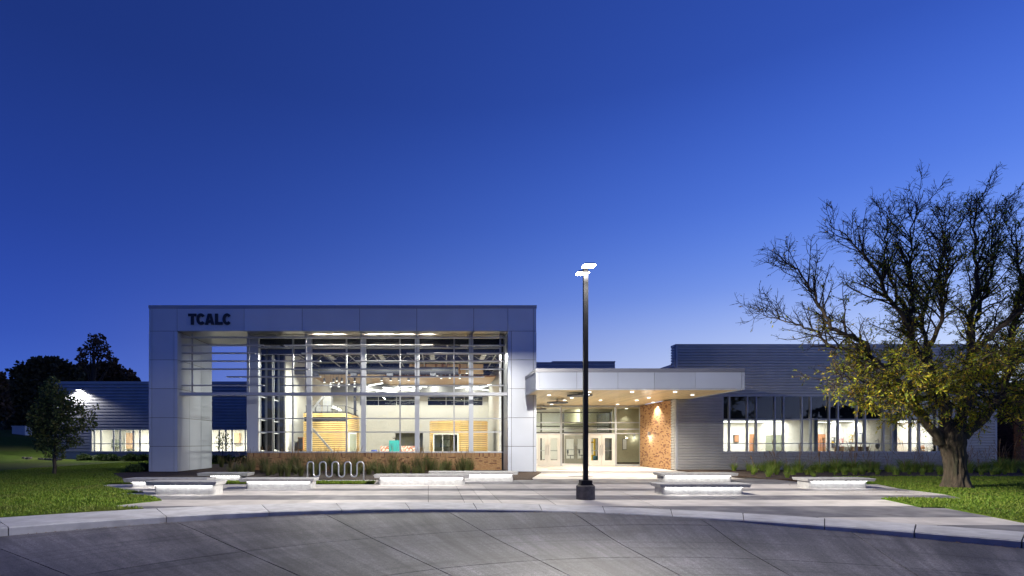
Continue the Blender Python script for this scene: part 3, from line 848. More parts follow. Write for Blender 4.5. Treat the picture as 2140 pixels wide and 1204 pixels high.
# back wall with clerestory
zc0, zc1 = Z(847, HY1), Z(829, HY1)
zw1 = Z(826.5, HY1)
bwall = MB()
op = [(X(753, HY1), X(866.5, HY1)), (X(894, HY1), X(1008.5, HY1))]
L_, R_ = HX0 + .2, RX
bwall.box(L_, R_, HY1, HY1 + .2, Z(905, HY1), zc0)
bwall.box(L_, op[0][0], HY1, HY1 + .2, zc0, zc1); bwall.box(op[0][1], op[1][0], HY1, HY1 + .2, zc0, zc1); bwall.box(op[1][1], R_, HY1, HY1 + .2, zc0, zc1)
bwall.box(L_, R_, HY1, HY1 + .2, zc1, 8.1)
zl = Z(905, HY1)
for a, b_ in ((L_, X(826, HY1)), (X(868, HY1), X(877, HY1)), (X(884, HY1), R_)): bwall.box(a, b_, HY1, HY1 + .2, 0, zl)
part('back_wall', bwall, M['white_wall'], hall)
bxp('dark_band', M['duct_grey'], hall, L_, R_ - .02, HY1 - .9, HY1 - .02, zw1, Z(806, HY1 - .9))
for a, b_ in op:
    w = bxp('window', M['deck'], hall, a, b_, HY1 + .35, HY1 + .4, zc0, zc1)
    bxp('pane', M['glass'], w, a, b_, HY1 + .08, HY1 + .09, zc0, zc1)
    n_ = 3
    for k in range(1, n_): bxp('frame_bar', M['white_gloss'], w, a + (b_ - a) * k / n_ - .03, a + (b_ - a) * k / n_ + .03, HY1 + .02, HY1 + .07, zc0, zc1)
    bxp('frame_bar', M['white_gloss'], w, a, b_, HY1 + .03, HY1 + .065, (zc0 + zc1) / 2 + .04, (zc0 + zc1) / 2 + .09)
bxp('corridor_wall', M['olive_wall'], hall, X(822, HY1), X(890, HY1), HY1 + 1.6, HY1 + 1.8, 0, zl + .2)
bxp('corridor_ceiling', M['white_wall'], hall, X(822, HY1), X(890, HY1), HY1 + .2, HY1 + 1.8, zl + .1, zl + .3)
# dark beam behind the head, long duct, plywood soffits
bxp('roof_beam', M['steel_navy'], hall, HX0 + .3, RX - .1, 32.4, 32.7, Z(740, 32.4), Z(729, 32.4))
bxp('roof_beam', M['steel_navy'], hall, HX0 + .3, RX - .1, 31.3, 31.45, Z(720.5, 31.3), Z(708.5, 31.3))
mb = MB(); mb.tube([(X(600, 39.5), 39.5, Z(775, 39.5)), (X(958, 39.5), 39.5, Z(775, 39.5))], .27, 18)
part('duct', mb, M['duct'], hall)
for px in (660, 740, 815, 905):
    bxp('duct_bracket', M['duct'], hall, X(px, 39.5) - .22, X(px, 39.5) + .22, 39.3, 39.7, Z(786, 39.5), Z(780.5, 39.5))
zp = 7.02
for a, b_, y0, y1, zz in ((X(626, 43.4), X(808, 43.4), 43.4, 50.5, 6.98), (X(800, 43.0), X(1036, 43.0), 43.0, 49.5, 6.68)):
    bxp('plywood_ceiling', M['ply'], hall, a, b_, y0, y1, zz, zz + .06)
    bxp('plywood_edge', M['ply_edge'], hall, a, b_, y0 - .05, y0 - .004, zz + .002, zz + .12)
bxp('plywood_fascia', M['ply'], hall, X(855, 42), X(1010, 42), 42, 42.06, Z(782, 42), Z(761, 42))
for px in (887, 909, 923, 931, 959): bxp('plywood_edge', M['ply_edge'], hall, X(px, 42), X(px + 4, 42), 41.95, 41.994, Z(782, 42), Z(761, 42))
# roof trusses
for k, yt in enumerate((34.6, 37.2, 40.6, 43.6, 46.6, 49.6)):
    tmat = M['steel_light'] if k % 2 == 0 else M['steel_navy']
    xa, xb = HX0 + .3, RX - .05
    z0, z1 = 7.42, 8.06
    t_ = MB(); t_.box(xa, xb, yt - .05, yt + .05, z0, z0 + .09); t_.box(xa, xb, yt - .05, yt + .05, z1 - .07, z1)
    tp = part('truss', t_, tmat, hall)
    w = MB(); x = xa; up = True
    while x < xb - .3:
        w.bar((x, yt, z0 + .09 if up else z1 - .07), (x + .62, yt, z1 - .07 if up else z0 + .09), .045)
        x += .62; up = not up
    part('web', w, tmat, tp)
for k, x in enumerate(np.linspace(HX0 + 1.5, RX - 1, 9)):
    bxp('purlin', M['steel_light'], hall, x - .03, x + .03, 31.8, 53.5, 7.36, 7.415)

# pine-slatted rooms inside the hall
def slats(parent, p0, p1, z0, z1, h=.145, skip=None, label=None):
    d = Vector((p1[0] - p0[0], p1[1] - p0[1], 0)); Ln = d.length; ang = math.atan2(d.y, d.x)
    me = MB(); me.box(0, Ln, -.03, 0, 0, h - .034); ms = me.mesh('slat', M['slat'])
    z = z0
    while z + h <= z1 + .01:
        if not (skip and skip[0] < z + h / 2 < skip[1]): inst('slat', ms, (p0[0], p0[1], z), parent, ang)
        z += h
YS = 38.0
sl = thing('slatted_room', 'tall pine-slatted room at the left inside the hall, with machinery on its roof', 'room', (X(690, YS), YS, 0))
ax, bx_ = X(634, YS), X(724, YS); ztop = Z(860, YS)
bxp('core', M['duct'], sl, ax + .05, bx_ - .05, YS + .03, 43.9, 0, ztop - .05)
slats(sl, (ax, YS), (bx_, YS), .0, ztop, skip=(Z(880, YS), Z(872, YS)))
slats(sl, (bx_, YS), (bx_, 43.9), .0, ztop)
bxp('doorway', M['white_wall'], sl, bx_ - .02, bx_ + .06, 38.6, 42.2, 0, 2.35)
bxp('door', M['board'], sl, bx_ + .03, bx_ + .075, 38.9, 41.9, 0, 2.2)
mb = MB(); mb.box(X(677, 40), X(694, 40), 39.6, 40.4, ztop, Z(824, 40)); part('air_shaft', mb, M['duct_grey'], sl)
mb = MB(); mb.tube([(X(694, 40), 40, ztop + .45), (X(709, 40), 40.4, ztop + .18)], .14, 12); part('pipe', mb, M['white_gloss'], sl)
mb = MB(); mb.bar((X(656, 37.2), 37.2, Z(853, 37.2)), (X(676, 37.2), 37.2, Z(828, 37.2)), .13); mb.bar((X(653, 37.2), 37.2, Z(896, 37.2)), (X(695, 37.2), 37.2, Z(944, 37.2)), .13)
part('brace', mb, M['duct_grey'], sl)
mb = MB()
zr = Z(848.5, 38.3)
mb.tube([(ax + .1, 38.2, zr), (bx_ - .1, 38.2, zr), (bx_ - .1, 43.8, zr)], .025, 6); mb.tube([(ax + .1, 38.2, zr - .4), (bx_ - .1, 38.2, zr - .4), (bx_ - .1, 43.8, zr - .4)], .02, 6)
for px in (640, 660, 685, 705, 722): mb.tube([(X(px, 38.2), 38.2, ztop - .06), (X(px, 38.2), 38.2, zr)], .022, 6)
part('railing', mb, M['duct'], sl)
mb = MB(); mb.box(X(662, 39), X(669, 39), 38.8, 39.4, ztop, ztop + .55); mb.box(X(652, 39), X(659, 39), 38.8, 39.5, ztop, ztop + .3)
part('equipment', mb, M['duct_grey'], sl)
bxp('post', M['duct'], sl, X(742, 42.5) - .1, X(742, 42.5) + .1, 42.4, 42.6, 0, 6.2)

YR = 44.0
sr = thing('slatted_booth', 'low pine-slatted booth at the right of the hall with a wide window', 'booth', (X(960, YR), YR, 0))
A_, B_, C_ = (X(898, 45.2), 45.2), (X(962, YR), YR), (X(1019, 45.2), 45.2)
zt = Z(877.5, YR)
wz0, wz1 = .4, Z(908, 44.6)
me = MB()
def face_slats(p, q, holes):
    d = Vector((q[0] - p[0], q[1] - p[1], 0)); Ln = d.length; ang = math.atan2(d.y, d.x); h = .15; z = 0
    full = MB(); full.box(.0, Ln, -.03, 0, 0, h - .034); fm = full.mesh('slat', M['slat'])
    l1 = MB(); l1.box(0, Ln * holes[0], -.03, 0, 0, h - .034); lm = l1.mesh('slat', M['slat'])
    l2 = MB(); l2.box(Ln * holes[1], Ln, -.03, 0, 0, h - .034); lm2 = l2.mesh('slat', M['slat'])
    while z + h <= zt:
        if holes[0] < holes[1] and wz0 < z + h / 2 < wz1: inst('slat', lm, (p[0], p[1], z), sr, ang); inst('slat', lm2, (p[0], p[1], z), sr, ang)
        else: inst('slat', fm, (p[0], p[1], z), sr, ang)
        z += h
face_slats(A_, B_, (.13, .93)); face_slats(B_, C_, (1, 1))
mb = MB(); mb.prism([(A_[0] + .05, A_[1] + .12), (B_[0], B_[1] + .08), (C_[0] - .05, C_[1] + .12), (C_[0] - .05, 49), (A_[0] + .05, 49)], zt - .12, zt - .04); part('booth_roof', mb, M['ply'], sr)
mb = MB(); mb.prism([(B_[0] + .05, B_[1] + .1), (C_[0] - .05, C_[1] + .08), (C_[0] - .05, 49), (B_[0] + .05, 49)], 0, zt - .13); part('booth_wall', mb, M['duct'], sr)
bxp('booth_wall', M['white_wall'], sr, A_[0] - .02, A_[0] + .08, 45.25, 48.6, 0, zt - .13)
bxp('booth_wall', M['olive_wall'], sr, A_[0] + .08, B_[0] + .05, 48.6, 48.8, 0, zt - .13)
def lerp2(p, q, t): return (p[0] + (q[0] - p[0]) * t, p[1] + (q[1] - p[1]) * t)
w0, w1 = lerp2(A_, B_, .13), lerp2(A_, B_, .93)
mb = MB(); mb.hexa([(w0[0], w0[1] + .03, wz0), (w1[0], w1[1] + .03, wz0), (w1[0], w1[1] + .045, wz0), (w0[0], w0[1] + .045, wz0)], [(w0[0], w0[1] + .03, wz1), (w1[0], w1[1] + .03, wz1), (w1[0], w1[1] + .045, wz1), (w0[0], w0[1] + .045, wz1)])
wnd = part('window', mb, M['glass'], sr)
mb = MB(); wc = lerp2(w0, w1, .38)
mb.box(w0[0] - .02, w0[0] + .05, w0[1] - .05, w0[1] + .06, wz0, wz1 + .06); mb.box(w1[0] - .05, w1[0] + .02, w1[1] - .05, w1[1] + .06, wz0, wz1 + .06); mb.bar((wc[0], wc[1], wz0), (wc[0], wc[1], wz1), .04)
mb.bar((w0[0], w0[1] - .01, wz1 + .03), (w1[0], w1[1] - .01, wz1 + .03), .07)
part('frame', mb, M['white_gloss'], wnd)
# ------------------------------------------------------------------ things in the hall
def side(px): return X(px, YG)
tubes = [((760, 812), (868, 826), 45.5), ((770, 806), (800, 801), 45), ((812, 815), (880, 812), 46), ((786, 818), (857, 807), 46.5), ((840, 806), (892, 808), 45.8), ((811, 820), (836, 822), 45.2), ((800, 810), (866, 817), 47), ((848, 815), (890, 806), 46.8),
         ((952, 811), (1000, 807), 45.5), ((965, 808), (1021, 816), 46), ((985, 814), (1021, 806), 46.6)]
tub_l = ['long tube light sloping down across the lower middle of the left cluster', 'short tube light at the top left tip of the left cluster', 'level tube light in the left cluster just under the plywood', 'tube light rising to the right in the left cluster', 'tube light at the upper right tip of the left cluster', 'lowest short tube light of the left cluster', 'thin tube light sloping down within the left cluster', 'tube light rising steeply at the right end of the left cluster',
         'tube light at the left of the right cluster by the end wall', 'tube light sloping down to the right in the right cluster', 'tube light rising to the right in the right cluster']
for ((a, b_), (c, d), yy), lab in zip(tubes, tub_l):
    p, q = P(a, b_, yy), P(c, d, yy + .8)
    mid = (p + q) / 2
    t_ = thing('tube_light', lab, 'tube light', mid, 'criss-crossed tube lights hanging in the hall')
    mb = MB(); mb.tube([p, q], .055, 8); part('tube', mb, M['tube_light'], t_)
    mb = MB()
    for f in (.15, .85):
        s = p.lerp(q, f); mb.tube([s + Vector((0, 0, .05)), (s.x, s.y, 8.08)], .008, 4)
    part('cable', mb, M['chrome'], t_)
pend = [(678, 799, 41), (697, 799, 41.6), (704, 796, 42), (714.5, 798, 41), (691, 808, 40.4), (708, 808, 40.4), (729, 803, 42), (741, 797, 41), (741, 808, 40.6), (797.5, 795, 41.4), (816.5, 795, 41.8), (834, 795, 41), (854, 795, 41.4), (914, 785.5, 41.4), (922, 790.5, 41), (940, 790, 42), (961, 790.5, 41), (975.5, 780, 41.6), (954, 780, 41.2)]
pm = pl = None
for k, (a, b_, yy) in enumerate(pend):
    loc = P(a, b_, yy); 
    q_ = sorted(i for i, v in enumerate(pend) if (v[0] < 760) == (a < 760) and (v[0] > 880) == (a > 880)); q_.sort(key=lambda i: pend[i][0])
    lab = ['first', 'second', 'third', 'fourth', 'fifth', 'sixth', 'seventh', 'eighth', 'ninth'][q_.index(k)] + ' from the left' + [' of the cylinder pendants in the left cluster', ' of the cylinder pendants in the row under the duct', ' of the cylinder pendants before the right plywood'][0 if a < 760 else 1 if a < 880 else 2]
    lab_old = ['cylinder pendant lamp hanging among the left cluster before the plywood', 'cylinder pendant lamp hanging in the middle row under the duct', 'cylinder pendant lamp hanging in the right group before the plywood box'][0 if a < 760 else 1 if a < 880 else 2]
    t_ = thing('pendant_lamp', lab, 'pendant lamp', loc, ['pendant lamps of the left cluster', 'pendant lamps of the middle row', 'pendant lamps of the right group'][0 if a < 760 else 1 if a < 880 else 2])
    if pm is None:
        m1 = MB(); m1.cyl(0, 0, 0, .30, .085, 14); pm = m1.mesh('shade', M['duct_grey'])
        m2 = MB(); m2.cyl(0, 0, -.03, -.002, .08, 14); pl = m2.mesh('lens', M['lens'])
    inst('shade', pm, loc, t_); inst('lens', pl, loc, t_)
    mb = MB(); mb.tube([loc + Vector((0, 0, .3)), (loc.x, loc.y, 8.08)], .008, 4); part('cable', mb, M['duct'], t_)
# made-up ceiling fixtures added to brighten the hall; back row unseen
hb = []
for k, (x, y) in enumerate([(x, y) for y in (35.6, 37.3, 51.7) for x in (-7.4, -4.0, -.6, 2.8)]):
    lab = ('first', 'second', 'third', 'fourth')[k % 4] + ' from the left' + [' of the narrow ceiling lights nearest the front glass', ' of the narrow ceiling lights just before the black duct', ' of the narrow ceiling lights by the back wall'][k // 4]
    t_ = thing('ceiling_light', lab, 'ceiling light', (x, y, 7.3), ['front row of hall ceiling lights', 'middle row of hall ceiling lights', 'back row of hall ceiling lights'][k // 4])
    bxp('housing', M['steel_light'], t_, x - .16, x + .16, y - .75, y + .75, 7.29, 7.35)
    lamp('hall_lamp', 'AREA', (x, y, 7.28), (940, 470, 190)[k // 4], NEUT, t_, shape='RECTANGLE', size=.26, size_y=1.4, spread=math.radians(175))
# furniture seen through the glass
f = thing('teal_cabinet', 'bright teal cabinet standing by the back wall of the hall', 'cabinet', (X(823, 46), 46, 0))
x0, x1 = X(813, 46), X(834.5, 46); h = Z(920.5, 46)
bxp('case', M['teal'], f, x0, x1, 46, 46.5, .1, h); bxp('plinth', M['duct'], f, x0 + .03, x1 - .03, 46.03, 46.47, 0.02, .1)
bxp('door', M['teal'], f, x0 + .02, (x0 + x1) / 2 - .005, 45.975, 45.998, .14, h - .03); bxp('door', M['teal'], f, (x0 + x1) / 2 + .005, x1 - .02, 45.975, 45.998, .14, h - .03)
f = thing('potted_twigs', 'dark twiggy plant standing on top of the teal cabinet', 'plant', (X(828, 46.2), 46.2, h))
mb = MB(); mb.cyl(X(828, 46.2), 46.2, h, h + .12, .09, 10); part('pot', mb, M['chair'], f)
mb = MB()
for k in range(9): mb.tube([(X(828, 46.2), 46.2, h + .1), (X(828, 46.2) + random.uniform(-.35, .25), 46.2 + random.uniform(-.1, .1), h + .12 + random.uniform(.05, .22))], .012, 4)
part('stems', mb, M['twig'], f)
for (a, b_, top, mt, lab) in ((794, 812, 932.5, 'rust_fabric', 'patterned red and white bench seat left of the teal cabinet'), (838, 867, 932, 'rust_fabric', 'patterned red and white bench seat right of the teal cabinet')):
    f = thing('bench_seat', lab, 'bench seat', (X((a + b_) / 2, 45), 45, 0))
    x0, x1, h = X(a, 45), X(b_, 45), Z(top, 45)
    bxp('seat', M[mt], f, x0, x1, 44.7, 45.3, .2, h * .55); bxp('backrest', M[mt], f, x0, x1, 45.3, 45.45, .2, h)
    bxp('plinth', M['duct'], f, x0 + .05, x1 - .05, 44.8, 45.4, .02, .2)
f = thing('blue_pouffe', 'low blue pouffe on the hall floor left of the patterned bench', 'pouffe', (X(782, 43), 43, 0))
mb = MB(); mb.tube([(X(782, 43), 43, .02), (X(782, 43), 43, .1), (X(782, 43), 43, .95), (X(782, 43), 43, 1.0)], [.2, .24, .24, .18], 16); part('cushion', mb, M['blue_fabric'], f, smooth=True)
f = thing('wall_screen', 'dark screen hanging inside the slatted booth window', 'screen', (X(933, 47.5), 47.5, 1.2))
bxp('frame', M['chair'], f, X(920, 47.5), X(941.5, 47.5), 47.46, 47.54, Z(935, 47.5), Z(918, 47.5)); bxp('display', M['board'], f, X(926, 47.5), X(940.5, 47.5), 47.44, 47.458, Z(933.5, 47.5), Z(919, 47.5))
mb = MB(); mb.box(X(930, 47.5) - .05, X(930, 47.5) + .05, 47.54, 48.58, Z(928, 47.5), Z(925, 47.5)); part('wall_arm', mb, M['chair'], f)
f = thing('loudspeaker', 'brown boxy loudspeaker standing at the left of the hall beside the slats', 'loudspeaker', (X(629, 36.4), 36.4, 0))
xa, xb = X(623.5, 36.4), X(634, 36.4)
bxp('cabinet', M['ply_edge'], f, xa, xb, 36.3, 36.7, Z(941, 36.4), Z(914, 36.4)); bxp('grille', M['chair'], f, xa + .03, xb - .03, 36.27, 36.298, Z(939, 36.4), Z(916, 36.4)); mb = MB(); mb.cyl((xa + xb) / 2, 36.5, .02, Z(941, 36.4), .08, 10); part('stand', mb, M['chair'], f)

# ------------------------------------------------------------------ entrance and canopy
CYF = 25.5; CZ0, CZ1 = Z(814.5, CYF), Z(770, CYF); CX0, CX1 = X(1120, CYF), X(1556.5, CYF)
WY = 31.2                                                # front of the classroom wing
WX0 = X(1412, WY)
can = thing('entrance_canopy', 'flat white metal canopy with a timber soffit over the entrance', 'canopy', ((CX0 + CX1) / 2, CYF, CZ0))
mb = MB(); mb.box(CX0 + .03, CX1 - .03, CYF + .03, 28.70, CZ0 + .12, CZ1 - .1); mb.box(PX3 + .01, WX0 - .06, 28.70, 36.7, CZ0 + .12, CZ1 - .1); mb.box(WX0 - .06, CX1 - .03, 28.70, WY - .06, CZ0 + .12, CZ1 - .1)
part('canopy_core', mb, M['panel_joint'], can)
zcop = Z(777.6, CYF)
bxp('coping', M['coping'], can, CX0 - .012, CX1 + .012, CYF - .012, 28.70, zcop, CZ1)
bxp('coping', M['coping'], can, PX3 + .012, WX0 - .07, 28.70, 36.7, zcop, CZ1)
bxp('coping', M['coping'], can, WX0 - .07, CX1 + .012, 28.70, WY - .05, zcop, CZ1)
cj = [X(c, CYF) for c in (1120, 1126.5, 1205.5, 1291.5, 1367.7, 1453.7, 1549.5, 1556.5)]
for i in range(7): bxp('panel', M['panel'], can, cj[i] + (.008 if i else 0), cj[i + 1] - (.008 if i < 6 else 0), CYF, CYF + .028, CZ0 + .055, zcop - .012)
bxp('drip_edge', M['panel'], can, CX0 - .006, CX1 + .006, CYF - .01, CYF + .12, CZ0, CZ0 + .042)
for xx, sgn, ye in ((CX0, 1, 28.68), (CX1, -1, WY - .05)):
    for (a, b_) in ((CYF + .03, (CYF + ye) / 2), ((CYF + ye) / 2, ye)):
        lo, hi = sorted((xx, xx + sgn * .028)); bxp('panel', M['panel'], can, lo, hi, a + .006, b_ - .006, CZ0 + .055, zcop - .012)
    lo, hi = sorted((xx - sgn * .006, xx + sgn * .12)); bxp('drip_edge', M['panel'], can, lo, hi, CYF + .12, ye, CZ0, CZ0 + .042)
VX1 = 14.9
pw = .205; x = CX0 + .125; pm_ = {}
while x < CX1 - .13:
    w = min(pw, CX1 - .125 - x)
    ye = 28.68 if x + w / 2 < PX3 + .02 else (36.72 if x + w < 13.2 else WY - .05)
    key = (round(w, 3), ye)
    if key not in pm_:
        q = MB(); q.box(.004, w - .004, 0, ye - CYF - .125, 0, .02); pm_[key] = q.mesh('plank', M['plank'])
    inst('plank', pm_[key], (x, CYF + .125, CZ0 + .02), can); x += pw
x = PX3 + .05; q = MB(); q.box(.004, pw - .004, 0, 4.1, 0, .02); inner = q.mesh('plank', M['plank'])
ent = thing('entrance', 'glazed entrance with cream double doors under the canopy', 'entrance', (9, 36.8, 0))
while x < VX1 - .2:
    inst('plank', inner, (x, 36.9, CZ0 + .02), ent); x += pw
dl = [(1147.5, 826.2), (1231.7, 819.7), (1195, 832), (1180, 837), (1153, 845.3), (1255, 837), (1321, 819.6), (1355.7, 831.7), (1331, 837), (1291, 845.4), (1365, 841.3), (1411, 819.6), (1447, 826)]
for a, b_ in dl:
    yy = (CZ0 - EYE) * F / (CY - b_); xx = X(a, yy)
    mb = MB(); mb.cyl(xx, yy, CZ0 - .012, CZ0 + .019, .09, 18)
    part('downlight', mb, M['lens'], can)
    lamp('downlight_lamp', 'SPOT', (xx, yy, CZ0 - .03), 700, WARM, can, spot_size=math.radians(118), spot_blend=.6, shadow_soft_size=.08)
for (cx_, yy, r, zz) in ((X(1211.5, 27.4), 27.4, .62, Z(826.6, 27.4)), (X(1165, 31.3), 31.3, .60, Z(841.4, 31.3)), (X(1130.5, 36.0), 36.0, .36, Z(855, 36.0))):
    mb = MB(); mb.cyl(cx_, yy, zz - .03, zz + .03, r, 36)
    d = part('ceiling_disc', mb, M['steel_navy'], can); mb = MB(); mb.cyl(cx_, yy, zz + .032, CZ0 + .018, .03, 8); part('rod', mb, M['chrome'], d)
# glazed front
EY = 36.8
ex0 = PX3 - .05; ex1 = X(1340, EY)
ztr = [Z(883.3, EY), Z(897, EY), Z(906, EY), Z(850, EY)]
vm = [1172.3, 1225, 1286.8]
for c in vm: bxp('mullion', M['alu'], ent, X(c, EY) - .05, X(c, EY) + .05, EY - .06, EY + .1, 0.01, CZ0 + .01)
bxp('jamb', M['alu'], ent, ex1 - .09, ex1, EY - .06, EY + .1, 0.01, CZ0 + .01)
seg = [ex0] + [X(c, EY) for c in vm] + [ex1 - .04]
for i in range(4):
    a, b_ = seg[i] + .05, seg[i + 1] - .05
    for z in ztr[:3]: bxp('transom', M['alu'], ent, a, b_, EY - .05, EY + .08, z - .035, z + .035)
    bxp('transom', M['alu'], ent, a, b_, EY - .05, EY + .08, CZ0 - .09, CZ0 + .015)
    for z0, z1 in ((ztr[2], ztr[1]), (ztr[1], ztr[0]), (ztr[0], CZ0 - .055)): bxp('pane', M['glass'], ent, a, b_, EY + .01, EY + .022, z0 + .035, z1 - .035)
bxp('pane', M['glass'], ent, seg[3] + .05, seg[4] - .05, EY + .01, EY + .022, .1, ztr[2] - .035); bxp('transom', M['alu'], ent, seg[3] + .05, seg[4] - .05, EY - .05, EY + .08, 0.01, .1)
def door(parent, x0, x1, y, z1, mt, hinge, z0=.02, lite=(.24, .24), handle=True, nm='door'):
    w = x1 - x0; a, b_ = x0 + w * lite[0], x1 - w * lite[1]; lz0, lz1 = z0 + .36, z1 - .27
    mb = MB(); y0, y1 = y - .025, y + .025
    mb.box(x0, a, y0, y1, z0, z1); mb.box(b_, x1, y0, y1, z0, z1); mb.box(a, b_, y0, y1, z0, lz0); mb.box(a, b_, y0, y1, lz1, z1)
    d = part(nm, mb, mt, parent)
    bxp('pane', M['glass'], d, a, b_, y - .006, y + .006, lz0, lz1)
    mb = MB(); hx = x1 - .07 if hinge == 'l' else x0 + .07
    mb.tube([(hx, y - .04, .75), (hx, y - .085, .8), (hx, y - .085, 1.35), (hx, y - .04, 1.4)], .018, 8)
    if handle: part('handle', mb, M['chrome'], d)
    mb = MB(); mb.box(x0 + .04, x1 - .04, y + .026, y + .06, 1.0, 1.06); part('push_bar', mb, M['chrome'], d)
    return d
zd = ztr[2] - .04
for a, b_ in ((1124.3, 1171), (1228.5, 1285.8)):
    xa, xb = X(a, EY), X(b_, EY); xm = X(1143.3 if a < 1200 else 1256.8, EY)
    door(ent, xa, xm - .008, EY, zd, M['door_white'], 'l'); door(ent, xm + .008, xb, EY, zd, M['door_white'], 'r')
# inner lobby glazing
IY = 41.0
for c in (1131, 1177, 1228, 1275): bxp('lobby_mullion', M['alu_dark'], ent, X(c, IY) - .05, X(c, IY) + .05, IY, IY + .1, 0.02, Z(862, IY))
for p in (862, 891, 903.5):
    bxp('lobby_transom', M['alu_dark'], ent, PX3 + .2, X(1275, IY), IY + .012, IY + .09, Z(p, IY) - .05, Z(p, IY) + .04)
for a, b_ in ((PX3 + .2, X(1131, IY)), (X(1131, IY), X(1177, IY)), (X(1177, IY), X(1228, IY)), (X(1228, IY), X(1275, IY))):
    bxp('lobby_pane', M['glass'], ent, a + .05, b_ - .05, IY + .03, IY + .04, Z(903, IY) + .05, Z(862, IY) - .05)
xa, xm, xb = X(1179.5, IY), X(1203, IY), X(1226.5, IY)
door(ent, xa, xm - .006, IY, Z(910, IY), M['door_grey'], 'l', lite=(.16, .16)); door(ent, xm + .006, xb, IY, Z(910, IY), M['door_grey'], 'r', lite=(.16, .16))
bxp('lobby_floor', M['pave_light'], ent, PX3, VX1, 36.76, 41, -.1, -.002); bxp('lobby_floor', M['floor'], ent, PX3, VX1, 41, 52, -.1, .0)
bxp('lobby_wall', M['olive_wall'], ent, X(1281, 40.4), VX1, 40.4, 40.6, 0, CZ0 + .02)
bxp('skirting', M['duct'], ent, X(1281, 40.4), VX1, 40.37, 40.398, 0, .12)
bxp('lobby_wall', M['olive_wall'], ent, VX1, VX1 + .15, 36.9, 40.6, 0, CZ0 + .04)
bxp('lobby_wall', M['alu_dark'], ent, X(1262, 44), X(1262, 44) + .25, 41.2, 46, 0, 3.9)
bxp('lobby_wall', M['white_wall'], ent, PX3 - .2, 16, 52, 52.2, 0, 5)
bxp('lobby_wall', M['white_wall'], ent, VX1, VX1 + .15, 40.6, 52, 0, 5)
bxp('lobby_ceiling', M['white_wall'], ent, PX3, VX1, 41.1, 52.2, 4.6, 4.7)
bxp('lobby_bulkhead', M['olive_wall'], ent, X(1212, 46), VX1, 46, 51.9, Z(884, 46), 4.59)
bxp('lobby_roof', M['deck'], ent, PX3 + .25, VX1 + .2, 36.75, 52.3, 4.75, 5.0)
lamp('lobby_lamp', 'AREA', (8.6, 46, 4.58), 1000, NEUT, ent, shape='RECTANGLE', size=5, size_y=3)
lamp('lobby_lamp', 'AREA', (9.0, 38.9, CZ0 - .02), 240, NEUT, ent, shape='RECTANGLE', size=5, size_y=.5)
mb = MB(); mb.cyl(X(1309, 40.1), 40.1, CZ0 - .012, CZ0 + .018, .1, 14); part('downlight', mb, M['lens'], ent)
lamp('wall_wash', 'SPOT', (X(1309, 40.1), 40.1, CZ0 - .05), 60, NEUT, ent, spot_size=math.radians(70), spot_blend=.5, shadow_soft_size=.04)
def sconce(name, x, y, z, nx, ny, lab, watts):
    s = thing(name, lab, 'wall light', (x, y, z))
    t_ = Vector((-ny, nx, 0)); o_ = Vector((nx, ny, 0)); c = Vector((x, y, z))
    mb = MB(); mb.tube([c + Vector((0, 0, -.12)) + o_ * .1, c + Vector((0, 0, .14)) + o_ * .1], .07, 12); part('shade', mb, M['chrome'], s)
    mb = MB(); a = c - t_ * .06 + Vector((0, 0, -.08)); b_ = c + t_ * .06 + Vector((0, 0, -.08))
    mb.hexa([a, b_, b_ + o_ * .05, a + o_ * .05], [p + Vector((0, 0, .16)) for p in (a, b_, b_ + o_ * .05, a + o_ * .05)]); part('backplate', mb, M['chrome'], s)
    mb = MB(); q = c + o_ * .1 + Vector((0, 0, -.155)); mb.tube([q, q + Vector((0, 0, .03))], .06, 12); part('lens', mb, M['lens'], s)
    lamp('sconce_lamp', 'POINT', c + o_ * .22 + Vector((0, 0, -.22)), watts, NEUT, s, shadow_soft_size=.06)
BX = 13.27
sconce('wall_sconce', BX, 34.9, Z(907, 34.9), -1, 0, 'small bright wall light on the tan brick side wall of the entrance', 26)
sconce('wall_sconce', X(1325, 40.4), 40.4, Z(909, 40.4), 0, -1, 'small bright wall light on the olive wall inside the entrance', 9)
pic = thing('framed_picture', 'narrow framed picture hanging on the olive lobby wall', 'picture', (X(1305, 40.37), 40.37, 1.4))
bxp('frame', M['chair'], pic, X(1300.5, 40.37), X(1309.5, 40.37), 40.34, 40.39, Z(940, 40.37), Z(917, 40.37)); bxp('print', M['white_gloss'], pic, X(1301.3, 40.37), X(1308.8, 40.37), 40.325, 40.338, Z(939, 40.37), Z(918, 40.37))
# things seen through the doors
def office_chair(px, yy, lab):
    c = thing('office_chair', lab, 'chair', (X(px, yy), yy, 0)); x = X(px, yy)
    bxp('seat', M['chair'], c, x - .24, x + .24, yy - .22, yy + .22, .44, .5); bxp('backrest', M['chair'], c, x - .26, x - .2, yy - .2, yy + .2, .62, 1.0)
    mb = MB(); mb.cyl(x, yy, .08, .44, .03, 8)
    for k in range(5):
        a = k * 1.2566; mb.bar((x, yy, .1), (x + .28 * math.cos(a), yy + .28 * math.sin(a), .05), .04)
    mb.bar((x - .23, yy, .47), (x - .23, yy, .65), .04); part('base', mb, M['chair'], c)
office_chair(1192, 47, 'dark office chair seen through the left grey inner door'); office_chair(1216, 47.5, 'dark office chair seen through the right grey inner door')
f = thing('yellow_post', 'yellow painted post with a side arm seen through the right cream door', 'post', (X(1242.5, 45), 45, 0))
bxp('shaft', M['yellow'], f, X(1241, 45), X(1244, 45), 44.9, 45.1, 0, Z(917, 45)); bxp('arm', M['yellow'], f, X(1235.5, 45), X(1240.8, 45), 44.95, 45.05, Z(926, 45), Z(922.8, 45)); bxp('base', M['yellow'], f, X(1236, 45), X(1240.9, 45), 44.9, 45.1, 0, .55)
